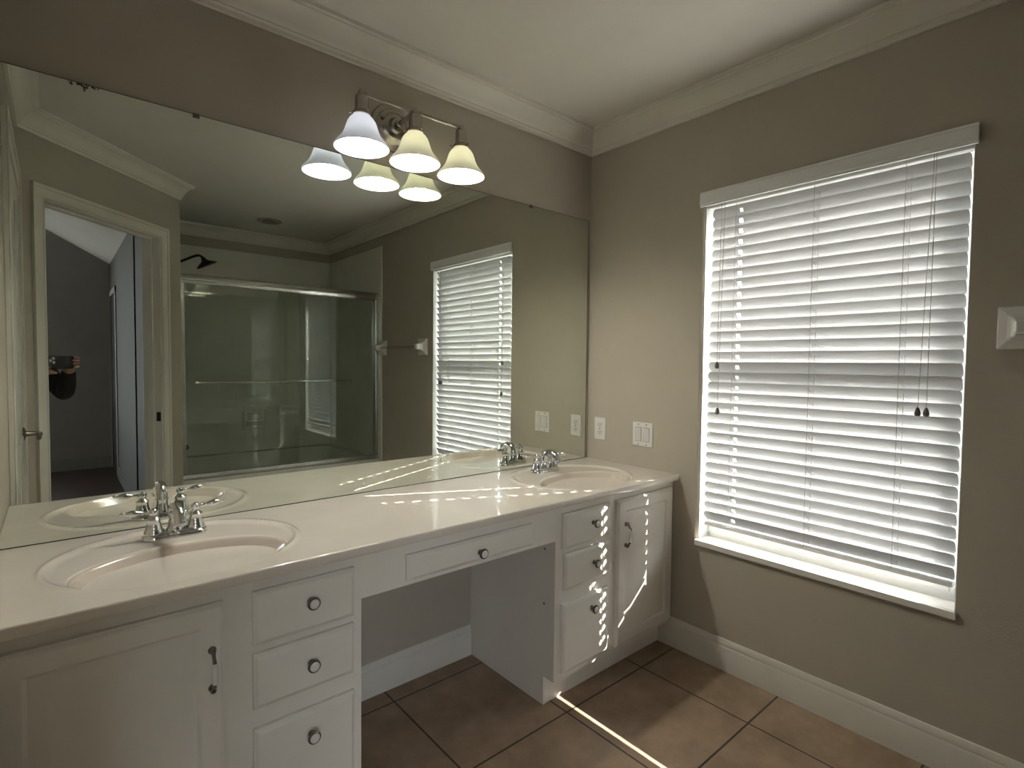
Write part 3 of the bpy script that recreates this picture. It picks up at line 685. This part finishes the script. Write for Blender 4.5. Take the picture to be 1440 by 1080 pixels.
# ------------------------------------------------------------------ vanity light
LY, LZ = 1.742, 2.214
vl = thing('vanity_light', (1.005, D, 2.20), 'three-lamp brushed nickel vanity light above the mirror', 'wall light')
PC = Vector((1.000, D-0.0005, 2.200))
MB().lathe([(0.088, 0), (0.090, 0.004), (0.086, 0.011), (0.070, 0.014), (0.066, 0.020), (0.054, 0.024), (0.046, 0.034), (0.030, 0.038), (0.024, 0.050), (0.013, 0.053)], PC, (0, -1, 0), 48).build('back_plate', M['nickel'], vl, smooth=35)
mb = MB(); mb.tube([PC+Vector((0, -0.045, 0)), PC+Vector((0.004, -0.09, 0.006)), (1.011, LY+0.01, LZ)], 0.0075, 14)
mb.lathe([(0.012, 0), (0.014, 0.004), (0.012, 0.010)], PC+Vector((0, -0.058, 0.001)), (0, -1, 0.1), 20)
mb.lathe([(0.004, 0), (0.007, 0.003), (0.006, 0.009), (0.002, 0.011)], PC+Vector((-0.052, -0.022, 0.022)), (0, -1, 0), 14)
mb.build('arm', M['nickel'], vl, smooth=40)
mb = MB(); mb.tube([(0.806, LY, LZ), (1.217, LY, LZ)], 0.0068, 14)
for x in (0.824, 0.992, 1.034, 1.199): mb.lathe([(0.0068, -0.006), (0.0095, -0.004), (0.0105, 0), (0.0095, 0.004), (0.0068, 0.006)], (x, LY, LZ), (1, 0, 0), 16)
mb.build('bar', M['nickel'], vl, smooth=40)
for x, shm, bm_, lab in ((0.806, 'shade_cool', 'bulb_cool', 'bell shade with a cool white lit bulb'), (1.013, 'shade_warm', 'bulb_warm', 'bell shade with a warm lit bulb, middle'), (1.217, 'shade_warm', 'bulb_warm', 'bell shade with a warm lit bulb, nearest the window')):
    mb = MB()
    mb.lathe([(0.004, 0.013), (0.009, 0.011), (0.0125, 0.004), (0.012, -0.003), (0.015, -0.008), (0.0215, -0.011), (0.0225, -0.018), (0.0225, -0.052), (0.0240, -0.056), (0.0240, -0.060), (0.0265, -0.063), (0.0310, -0.066), (0.0315, -0.074), (0.0285, -0.076)], (x, LY, LZ), (0, 0, 1), 28)
    for a in (0.6, 2.7, 4.8):
        dd = Vector((math.cos(a), math.sin(a), 0)); mb.lathe([(0.0018, 0), (0.0018, 0.008), (0.004, 0.009), (0.004, 0.013), (0.002, 0.014)], Vector((x, LY, LZ-0.070))+dd*0.030, dd, 10)
    mb.build('socket', M['nickel'], vl, smooth=40)
    out = [(0.0285, -0.073), (0.0300, -0.078), (0.0390, -0.086), (0.0470, -0.098), (0.0520, -0.112), (0.0570, -0.128), (0.0640, -0.143), (0.0740, -0.157), (0.0840, -0.168), (0.0905, -0.177), (0.0925, -0.184)]
    T = 0.0035; inn = [(max(0.01, r-T), z) for r, z in out[::-1]]; inn[0] = (0.0895, -0.1845)
    mb = MB(); mb.lathe(out+inn, (x, LY, LZ), (0, 0, 1), 44, cap=False)
    # close the neck rim
    sh = mb.build('lamp_shade', M[shm], vl, smooth=60); sh['label'] = lab
    MB().lathe([(0.013, -0.078), (0.014, -0.092), (0.019, -0.103), (0.027, -0.117), (0.0315, -0.131), (0.0315, -0.141), (0.028, -0.153), (0.020, -0.162), (0.010, -0.167), (0.002, -0.168)], (x, LY, LZ), (0, 0, 1), 28).build('bulb', M[bm_], sh, smooth=60)

# ------------------------------------------------------------------ towel bar (ceramic posts, clear rod)
tb = thing('towel_bar', (X0, -0.117, 1.42), 'clear towel rod between white ceramic posts right of the window', 'towel bar')
for y in (0.213, -0.447):
    mb = MB(); z = 1.424
    def sq(h, xx, ry=1.0): return [(xx, y-h*ry, z-h), (xx, y+h*ry, z-h), (xx, y+h*ry, z+h), (xx, y-h*ry, z+h)]
    mb.loft([sq(0.0635, X0-0.0003), sq(0.0635, X0-0.009), sq(0.060, X0-0.014), sq(0.040, X0-0.022), sq(0.030, X0-0.030), sq(0.023, X0-0.042), sq(0.022, X0-0.066), sq(0.017, X0-0.074)])
    mb.build('post', M['ceramic'], tb, bevel=0.005, seg=3)
MB().tube([(X0-0.056, -0.425, 1.424), (X0-0.056, 0.191, 1.424)], 0.0095, 16).build('rod', M['acrylic'], tb, smooth=40)

# ------------------------------------------------------------------ bathtub and shower
YG = -0.552      # sliding glass plane
tub = thing('bathtub', (1.41, -1.05, 0), 'white alcove bathtub behind the sliding glass, seen in the mirror', 'bathtub')
TX0, TX1, TY0, TY1, TZ = 0.657, X0-0.002, YB+0.008, YS-0.012, 0.455
def rrect(x0, x1, y0, y1, r, z, n=8):
    out = []
    for cx, cy, a0 in ((x1-r, y0+r, -PI/2), (x1-r, y1-r, 0), (x0+r, y1-r, PI/2), (x0+r, y0+r, PI)):
        for i in range(n+1): a = a0+PI/2*i/n; out.append((cx+r*math.cos(a), cy+r*math.sin(a), z))
    return out
mb = MB(); mb.loft([rrect(TX0, TX1, TY0, TY1, 0.012, 0.0), rrect(TX0, TX1, TY0, TY1, 0.012, TZ-0.012), rrect(TX0+0.004, TX1-0.004, TY0+0.004, TY1-0.004, 0.012, TZ),
    rrect(TX0+0.075, TX1-0.09, TY0+0.10, TY1-0.115, 0.12, TZ), rrect(TX0+0.085, TX1-0.10, TY0+0.11, TY1-0.125, 0.12, TZ-0.015), rrect(TX0+0.12, TX1-0.16, TY0+0.15, TY1-0.16, 0.12, TZ-0.33), rrect(TX0+0.2, TX1-0.26, TY0+0.22, TY1-0.23, 0.10, TZ-0.36)])
mb.build('tub_shell', M['tubm'], tub, smooth=35)
su = thing('shower_surround', (1.41, YB, TZ), 'glossy grey wall panels around the bathtub', 'shower panels', kind='structure')
mb = MB(); SZ = 2.303
mb.box(TX0+0.008, TX1-0.008, YB+0.0005, YB+0.0075, TZ+0.001, SZ); mb.build('back_panel', M['surround'], su, bevel=0.001)
MB().box(X0-0.0090, X0-0.0005, YB+0.008, YS+0.02, TZ+0.001, SZ).build('end_panel', M['surround'], su, bevel=0.002)
MB().box(0.6555, 0.6640, YB+0.008, YS-0.004, TZ+0.001, SZ).build('end_panel', M['surround'], su, bevel=0.002)
MB().box(X0-0.0085, X0-0.0005, YS-0.011, YS+0.02, 0, TZ).build('tub_trim_strip', M['tubm'], su)
# ceramic soap dish on the back panel
sdz = thing('soap_dish', (1.42, YB+0.0075, 0.74), 'square recessed soap dish on the back shower wall', 'soap dish')
mb = MB(); ys = YB+0.008
def rq(i, y, cx=1.42, cz=0.745, hx=0.098, hz=0.092): return [(cx-hx+i, y, cz-hz+i), (cx+hx-i, y, cz-hz+i), (cx+hx-i, y, cz+hz-i), (cx-hx+i, y, cz+hz-i)]
mb.loft([rq(0, ys), rq(0.002, ys+0.012), rq(0.012, ys+0.016), rq(0.030, ys+0.014), rq(0.036, ys+0.004), rq(0.040, ys+0.002)]); mb.build('dish_body', M['ceramic'], sdz, bevel=0.002)
MB().tube([(1.352, ys+0.010, 0.735), (1.362, ys+0.034, 0.735), (1.478, ys+0.034, 0.735), (1.488, ys+0.010, 0.735)], 0.007, 10).build('grab_bar', M['ceramic'], sdz, smooth=40)
# sliding doors
sl = thing('shower_door', (1.41, YG, TZ), 'sliding glass bathtub doors in a satin metal frame', 'shower door')
FX0, FX1, FZ0, FZ1 = 0.6645, X0-0.0095, TZ, 1.905
mb = MB(); mb.prism([(-0.030, 0), (0.030, 0), (0.034, 0.010), (0.034, 0.040), (0.026, 0.055), (0.010, 0.060), (-0.020, 0.060), (-0.030, 0.050)], (FX0, YG, FZ1-0.060), (0, 1, 0), (0, 0, 1), (FX1-FX0, 0, 0)); mb.build('header_rail', M['alu'], sl, smooth=30)
mb = MB(); mb.prism([(-0.032, 0), (0.032, 0), (0.032, 0.012), (0.026, 0.034), (0.020, 0.036), (0.018, 0.014), (0.004, 0.014), (0.003, 0.030), (-0.003, 0.030), (-0.004, 0.014), (-0.024, 0.014), (-0.026, 0.030), (-0.032, 0.030)], (FX0, YG, FZ0+0.0005), (0, 1, 0), (0, 0, 1), (FX1-FX0, 0, 0)); mb.build('bottom_track', M['alu'], sl)
for x in (FX0, FX1-0.026):
    MB().box(x, x+0.026, YG-0.026, YG+0.026, FZ0+0.037, FZ1-0.0605).build('wall_jamb', M['alu'], sl, bevel=0.003)
def gpane(x0, x1, y, front, bx0, bx1):
    z0, z1 = FZ0+0.038, FZ1-0.061
    p = MB().box(x0, x1, y-0.003, y+0.003, z0, z1).build('glass_panel', M['showerglass'], sl)
    MB().box(x0, x1, y-0.0055, y+0.0055, z1-0.004, z1+0.018 if False else z1).build('top_hanger', M['alu'], p)
    mb = MB(); s = 1 if front else -1; zb_ = 1.142; yb_ = y+s*0.045
    mb.tube([(bx0, yb_, zb_), (bx1, yb_, zb_)], 0.0075, 14)
    for xx in (bx0+0.012, bx1-0.012): mb.tube([(xx, y+s*0.002, zb_), (xx, yb_, zb_)], 0.006, 12); mb.lathe([(0.012, 0), (0.012, 0.004), (0.008, 0.006)], (xx, y+s*0.003, zb_), (0, s, 0), 16)
    mb.build('towel_rail', M['chrome'], p, smooth=40)
gpane(0.692, 1.475, YG+0.011, True, 0.752, 1.395)
gpane(1.330, FX1-0.028, YG-0.013, False, 1.40, 1.925)
# shower head and valve on the faucet-end wall
shd = thing('overhead_shower', (0.664, -1.05, 2.06), 'dark shower head on an arm above the glass doors', 'shower head')
yy = -1.10
mb = MB(); mb.lathe([(0.030, 0), (0.028, 0.006), (0.014, 0.010)], (0.6642, yy, 2.045), (1, 0, 0), 24); mb.build('flange', M['bronze'], shd, smooth=40)
mb = MB(); mb.tube(catmull([(0.668, yy, 2.045), (0.72, yy, 2.055), (0.78, yy, 2.085), (0.86, yy, 2.13), (0.895, yy, 2.135), (0.915, yy, 2.118)]), 0.0095, 12); mb.build('arm', M['bronze'], shd, smooth=50)
mb = MB(); mb.lathe([(0.012, -0.01), (0.016, 0.0), (0.020, 0.014), (0.030, 0.024), (0.075, 0.050), (0.080, 0.056), (0.078, 0.064), (0.060, 0.066)], (0.915, yy, 2.118), (0.45, 0.0, -0.9), 32); mb.build('spray_head', M['bronze'], shd, smooth=40)
vv = thing('shower_valve', (0.664, -1.05, 0.95), 'dark shower valve lever on the bathtub end wall', 'shower valve')
mb = MB(); mb.lathe([(0.075, 0), (0.074, 0.005), (0.050, 0.012), (0.022, 0.016), (0.020, 0.045)], (0.6642, yy, 0.95), (1, 0, 0), 32); mb.build('escutcheon', M['bronze'], vv, smooth=40)
mb = MB(); mb.tube([(0.70, yy, 0.955), (0.712, yy+0.03, 0.93), (0.718, yy+0.075, 0.89)], [0.010, 0.008, 0.006], 12); mb.build('lever', M['bronze'], vv, smooth=50)
sp = thing('tub_spout', (0.664, -1.05, 0.62), 'dark tub spout below the shower valve', 'tub spout')
mb = MB(); mb.lathe([(0.026, 0), (0.026, 0.01), (0.022, 0.03), (0.021, 0.10), (0.023, 0.125), (0.012, 0.135)], (0.6642, yy, 0.62), (1, 0, -0.12), 24); mb.build('spout_body', M['bronze'], sp, smooth=40)
# recessed light, off
rl = thing('recessed_light', (1.40, -1.03, CEIL), 'round recessed ceiling light, switched off, near the shower', 'ceiling light')
MB().lathe([(0.098, 0), (0.097, 0.005), (0.080, 0.008), (0.074, 0.006)], (1.40, -1.03, CEIL-0.0003), (0, 0, -1), 40).build('trim_ring', M['nickel'], rl, smooth=40)
MB().lathe([(0.0735, 0.004), (0.05, 0.007), (0.01, 0.008)], (1.40, -1.03, CEIL-0.0003), (0, 0, -1), 40).build('lens', M['tassel'], rl, smooth=60)

# ------------------------------------------------------------------ bedroom beyond the doorway
BX0, BX1, BY0, BY1 = -3.2, 0.515, -4.25, 0.42
struct(MB().box(BX0-0.1, BX1+0.13, BY0-0.12, BY1+0.1, -0.12, -0.004).build('floor_bedroom', M['wood']), 'dark wood bedroom floor', 'floor')
w = MB(); w.box(BX0-0.1, -2.9, BY0-0.12, BY0, 0, 3.8).box(-0.32, BX1+0.13, BY0-0.12, BY0, 0, 3.8).box(-2.9, -0.32, BY0-0.12, BY0, 0, 0.9).box(-2.9, -0.32, BY0-0.12, BY0, 2.9, 3.8); struct(w.build('wall_bedroom_far', M['bedwall']), 'grey bedroom wall seen through the doorway in the mirror', 'wall')  # opening out of view, placed to send sky light through the doorway
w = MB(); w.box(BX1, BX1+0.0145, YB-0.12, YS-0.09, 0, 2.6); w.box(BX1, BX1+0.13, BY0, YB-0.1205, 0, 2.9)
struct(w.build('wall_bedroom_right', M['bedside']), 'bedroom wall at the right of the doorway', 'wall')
# left bedroom wall, and the wall beside the bathroom
w = MB(); w.box(BX0-0.1, BX0, BY0, BY1, 0, 3.8)
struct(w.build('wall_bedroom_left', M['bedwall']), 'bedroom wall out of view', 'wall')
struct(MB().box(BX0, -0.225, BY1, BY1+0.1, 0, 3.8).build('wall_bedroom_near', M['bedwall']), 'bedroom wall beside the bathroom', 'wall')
zr = 2.44; sl_ = 0.56
xk = -1.5; zk = zr+(BX1-xk)*sl_
CP = [(BX0-0.1, BY0-0.12), (xk, BY0-0.12), (BX1+0.12, BY0-0.12), (BX1+0.12, -0.55), (-0.17, 0.295), (-0.17, BY1+0.1), (xk, BY1+0.1), (BX0-0.1, BY1+0.1)]
zc_ = lambda x: zk if x <= xk+1e-6 else zr+(BX1-x)*sl_
w = MB(); n_ = len(CP)
w.add([(x, y, zc_(x)) for x, y in CP]+[(x, y, zc_(x)+0.1) for x, y in CP], [(0, 1, 6, 7), (1, 2, 3, 4, 5, 6), (8, 9, 14, 15), (9, 10, 11, 12, 13, 14)]+[(k, (k+1) % n_, n_+(k+1) % n_, n_+k) for k in range(n_)])
struct(w.build('ceiling_bedroom', M['bedceil']), 'sloped bedroom ceiling', 'ceiling')
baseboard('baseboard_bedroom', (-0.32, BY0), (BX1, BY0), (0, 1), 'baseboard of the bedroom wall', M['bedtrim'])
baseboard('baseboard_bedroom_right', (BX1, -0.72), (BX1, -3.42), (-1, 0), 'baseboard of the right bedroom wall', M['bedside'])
d3 = thing('door_3', (BX1, -3.85, 0), 'dark opening in the bedroom corner', 'doorway', kind='structure')
mb = MB(); mb.box(BX1-0.012, BX1, -3.50, -3.43, 0, 2.10).box(BX1-0.012, BX1, -4.22, -4.17, 0, 2.10).box(BX1-0.012, BX1, -4.22, -3.43, 2.04, 2.10); mb.build('casing', M['bedwall'], d3)
MB().box(BX1-0.006, BX1, -4.17, -3.50, 0, 2.04).build('door_panel', M['black'], d3)  # black sheet stands in for the dark beyond the opening

# ------------------------------------------------------------------ outdoors
struct(MB().box(X0+WT+0.001, 26, -16, 18, -0.35, -0.25).build('ground', M['ground']), 'pale sunlit ground outside the window', 'ground')
struct(MB().box(7.0, 7.2, -10, 14, -0.25, 1.55).build('garden_wall', M['stucco']), 'pale garden wall outside the window', 'wall')

# ------------------------------------------------------------------ phone and the person holding it
RH = Vector((math.cos(YAW), -math.sin(YAW), 0)); FH = Vector((math.sin(YAW), math.cos(YAW), 0))
LENS = CAM - FW*0.007
def Lp(a, b, u): return LENS + RT*a + FW*b + UP*u       # right, forward, up around the lens
ph = thing('phone', Lp(0.045, -0.006, -0.024), 'dark phone held sideways in two hands, reflected in the mirror', 'phone')
def rphone(i, b):
    pts = []
    for cx, cz, a0 in ((0.116-0.012, -0.058+0.012, -PI/2), (0.116-0.012, 0.014-0.012, 0), (-0.029+0.012, 0.014-0.012, PI/2), (-0.029+0.012, -0.058+0.012, PI)):
        for k in range(7): a = a0+PI/2*k/6; pts.append(Lp(cx+(0.012-i)*math.cos(a), b, cz+(0.012-i)*math.sin(a)))
    return pts
MB().loft([rphone(0.001, -0.012), rphone(0, -0.011), rphone(0, -0.005), rphone(0.001, -0.004)]).build('phone_body', M['phone'], ph, smooth=40)
mb = MB()
def lensring(a, u, r, b0): mb.lathe([(r, 0), (r, 0.0018), (r*0.75, 0.002), (r*0.7, 0.0012)], Lp(a, b0, u), FW, 20)
lensring(0, 0, 0.0075, -0.004); lensring(-0.016, -0.012, 0.0075, -0.004); lensring(0.002, -0.022, 0.0075, -0.004)
mb.build('camera_lens', M['chrome'], ph, smooth=40)['label'] = 'three bright camera lens rings'

def skin_mesh(name, chains, m, parent=None, root=0, sub=2):
    """chains: lists of (point, radius); points that coincide are merged"""
    vs, rs, es, key = [], [], [], {}
    for ch in chains:
        prev = None
        for p, r in ch:
            kk = tuple(round(c, 4) for c in p)
            if kk not in key: key[kk] = len(vs); vs.append(Vector(p)); rs.append(r)
            i = key[kk]
            if prev is not None and prev != i: es.append((prev, i))
            prev = i
    base = Vector(WORLD[parent.name]) if parent else Vector((0, 0, 0))
    me = bpy.data.meshes.new(name); me.from_pydata([tuple(v-base) for v in vs], es, []); me.materials.append(m)
    o = bpy.data.objects.new(name, me); COL.objects.link(o)
    if parent: o.parent = parent
    WORLD[o.name] = tuple(base)
    sk = o.modifiers.new('skin', 'SKIN'); sk.use_smooth_shade = True; sk.branch_smoothing = 0.4
    for i, d in enumerate(me.skin_vertices[0].data):
        r = rs[i]; d.radius = r if isinstance(r, tuple) else (r, r); d.use_root = (i == root)
    ss = o.modifiers.new('subdivision', 'SUBSURF'); ss.levels = sub; ss.render_levels = sub
    return o
def Bp(a, b, z): return RH*a + FH*b + Vector((0, 0, z))     # body frame: right, forward, height
per = thing('person', Bp(0.0, -0.42, 0), 'person in dark clothes holding up a phone in the doorway, reflected', 'person')
bb = -0.42
pel = (Bp(0, bb, 0.90), 0.100)
wst = (Bp(0, bb+0.005, 1.06), 0.112); chs = (Bp(0, bb, 1.25), 0.135); nkb = (Bp(0, bb+0.0, 1.40), 0.075); nck = (Bp(0, bb+0.015, 1.465), 0.050); hd0 = (Bp(0, bb+0.03, 1.53), 0.070); hd1 = (Bp(0, bb+0.035, 1.60), 0.088); hd2 = (Bp(0, bb+0.025, 1.66), 0.070)
wristR, elbR, shR = Lp(0.140, -0.060, -0.035), Bp(0.230, -0.205, 1.085), Bp(0.185, bb+0.01, 1.36)
wristL, elbL, shL = Lp(-0.055, -0.065, -0.055), Bp(-0.225, -0.22, 1.10), Bp(-0.185, bb+0.01, 1.36)
handR = (Lp(0.142, -0.026, -0.025), 0.024); handL = (Lp(-0.055, -0.030, -0.055), 0.024)
def lerp(a, b, t): return a+(b-a)*t
arms = []
for sh, el, wr, ha in ((shR, elbR, wristR, handR), (shL, elbL, wristL, handL)):
    arms.append([nkb, (sh, 0.056), (lerp(sh, el, 0.5), 0.047), (el, 0.040), (lerp(el, wr, 0.4), 0.037), (wr, 0.025), ha])
legs = []
for s in (-1, 1):
    legs.append([pel, (Bp(s*0.095, bb, 0.82), 0.086), (Bp(s*0.10, bb+0.01, 0.49), 0.060), (Bp(s*0.10, bb-0.015, 0.33), 0.055), (Bp(s*0.10, bb-0.01, 0.085), 0.038), (Bp(s*0.11, bb+0.06, 0.040), 0.036), (Bp(s*0.115, bb+0.15, 0.030), 0.028)])
fing = []
def finger(pts, r0):
    fing.append([handR if pts[0][0] > 0.05 else handL]+[(Lp(*p), r0*(1-0.08*i)) for i, p in enumerate(pts)])
# right hand: fingers wrap the far end of the phone onto its back, thumb behind the screen
for u, ln, du in ((0.004, 0.030, 0.004), (-0.0125, 0.036, 0.0), (-0.029, 0.034, -0.001), (-0.045, 0.026, -0.003)):
    finger([(0.140, -0.012, u-0.004), (0.134, 0.0045, u), (0.134-ln*0.55, 0.0085, u+du*0.6), (0.134-ln, 0.0060, u+du)], 0.0080)
finger([(0.126, -0.027, 0.002), (0.105, -0.026, 0.010), (0.082, -0.022, 0.004)], 0.0090)
# left hand: fingers under and around the near lower end
for a, u in ((-0.012, -0.066), (-0.030, -0.066),):
    pass
for u, ln, du in ((-0.045, 0.022, -0.006), (-0.058, 0.034, -0.010), (-0.069, 0.052, -0.006), (-0.080, 0.060, 0.002)):
    finger([(-0.052, -0.012, u+0.002), (-0.046, 0.0045, u), (-0.046+ln*0.55, 0.0085, u+du*0.6), (-0.046+ln, 0.0040, u+du)], 0.0080)
finger([(-0.040, -0.027, -0.020), (-0.022, -0.026, -0.008), (-0.002, -0.022, -0.012)], 0.0090)
torso = [pel, wst, chs, nkb, nck, hd0, hd1, hd2]
body = skin_mesh('body', [torso]+arms+legs+fing, M['skin'], per)
# head details on the continuous body: face features, hair
hc = Bp(0, bb+0.04, 1.585)
mb = MB(); mb.tube([hc+FH*0.084+Vector((0, 0, 0.018)), hc+FH*0.098+Vector((0, 0, -0.006)), hc+FH*0.104+Vector((0, 0, -0.022)), hc+FH*0.086+Vector((0, 0, -0.030))], [0.007, 0.010, 0.013, 0.008], 10); mb.build('nose', M['skin'], per, smooth=60)
for s in (-1, 1):
    MB().lathe([(0.002, -0.010), (0.009, -0.006), (0.012, 0), (0.009, 0.006), (0.002, 0.010)], hc+RH*(s*0.031)+FH*0.078+Vector((0, 0, 0.018)), FH, 14).build('eye', M['ceramic'], per, smooth=60)
    MB().lathe([(0.0065, 0), (0.005, 0.0015)], hc+RH*(s*0.031)+FH*0.0875+Vector((0, 0, 0.018)), FH, 14).build('pupil', M['hair'], per)
    MB().lathe([(0.004, -0.030), (0.012, -0.020), (0.016, 0), (0.015, 0.016), (0.006, 0.028)], hc+RH*(s*0.089)+Vector((0, 0, -0.002)), (0, 0, 1), 12, sx=0.5).build('ear', M['skin'], per, smooth=60)
MB().tube([hc+FH*0.078+RH*-0.024+Vector((0, 0, -0.052)), hc+FH*0.088+Vector((0, 0, -0.051)), hc+FH*0.078+RH*0.024+Vector((0, 0, -0.052))], [0.003, 0.007, 0.003], 10).build('mouth', M['skin'], per, smooth=60)
skin_mesh('hair', [[(Bp(0, bb-0.045, 1.52), 0.062), (Bp(0, bb-0.035, 1.60), 0.092), (Bp(0, bb-0.005, 1.675), 0.092), (Bp(0, bb+0.06, 1.705), 0.055)]], M['hair'], per)
# clothing: shirt with sleeves, jeans, shoes
fat = lambda ch, k, add=0.006: [(p, r+add) for p, r in ch]
sl_ch = []
for sh, el, wr, ha in ((shR, elbR, wristR, handR), (shL, elbL, wristL, handL)):
    sl_ch.append([(nkb[0], nkb[1]+0.012), (sh, 0.066), (lerp(sh, el, 0.5), 0.056), (el, 0.049), (lerp(el, wr, 0.4), 0.045), (lerp(el, wr, 0.86), 0.034)])
skin_mesh('shirt', [[(pel[0]+Vector((0, 0, -0.045)), 0.178), (pel[0]+Vector((0, 0, 0.05)), 0.172), (wst[0], 0.158), (chs[0], 0.175), (nkb[0], nkb[1]+0.018)]]+sl_ch, M['shirt'], per)
skin_mesh('jeans', [[(pel[0]+Vector((0, 0, 0.06)), 0.142), (pel[0]+Vector((0, 0, -0.012)), 0.150)]]+[[(pel[0]+Vector((0, 0, -0.012)), 0.150)]+fat(l[1:5], 1, 0.014) for l in legs], M['jeans'], per)
for l in legs:
    a = l[5][0]; b_ = l[6][0]
    mb = MB(); rings = []
    for t, wd, ht in ((-0.75, 0.030, 0.05), (-0.4, 0.038, 0.085), (0.1, 0.042, 0.085), (0.6, 0.048, 0.065), (1.0, 0.046, 0.05), (1.25, 0.030, 0.035)):
        c = lerp(a, b_, t); rings.append([c*1.0+RH*(wd*math.cos(q))+Vector((0, 0, -c.z+0.003+ht*(0.5+0.5*math.sin(q)))) for q in [2*PI*i/16 for i in range(16)]])
    mb.loft(rings); mb.build('shoe', M['shoe'], per, smooth=60)
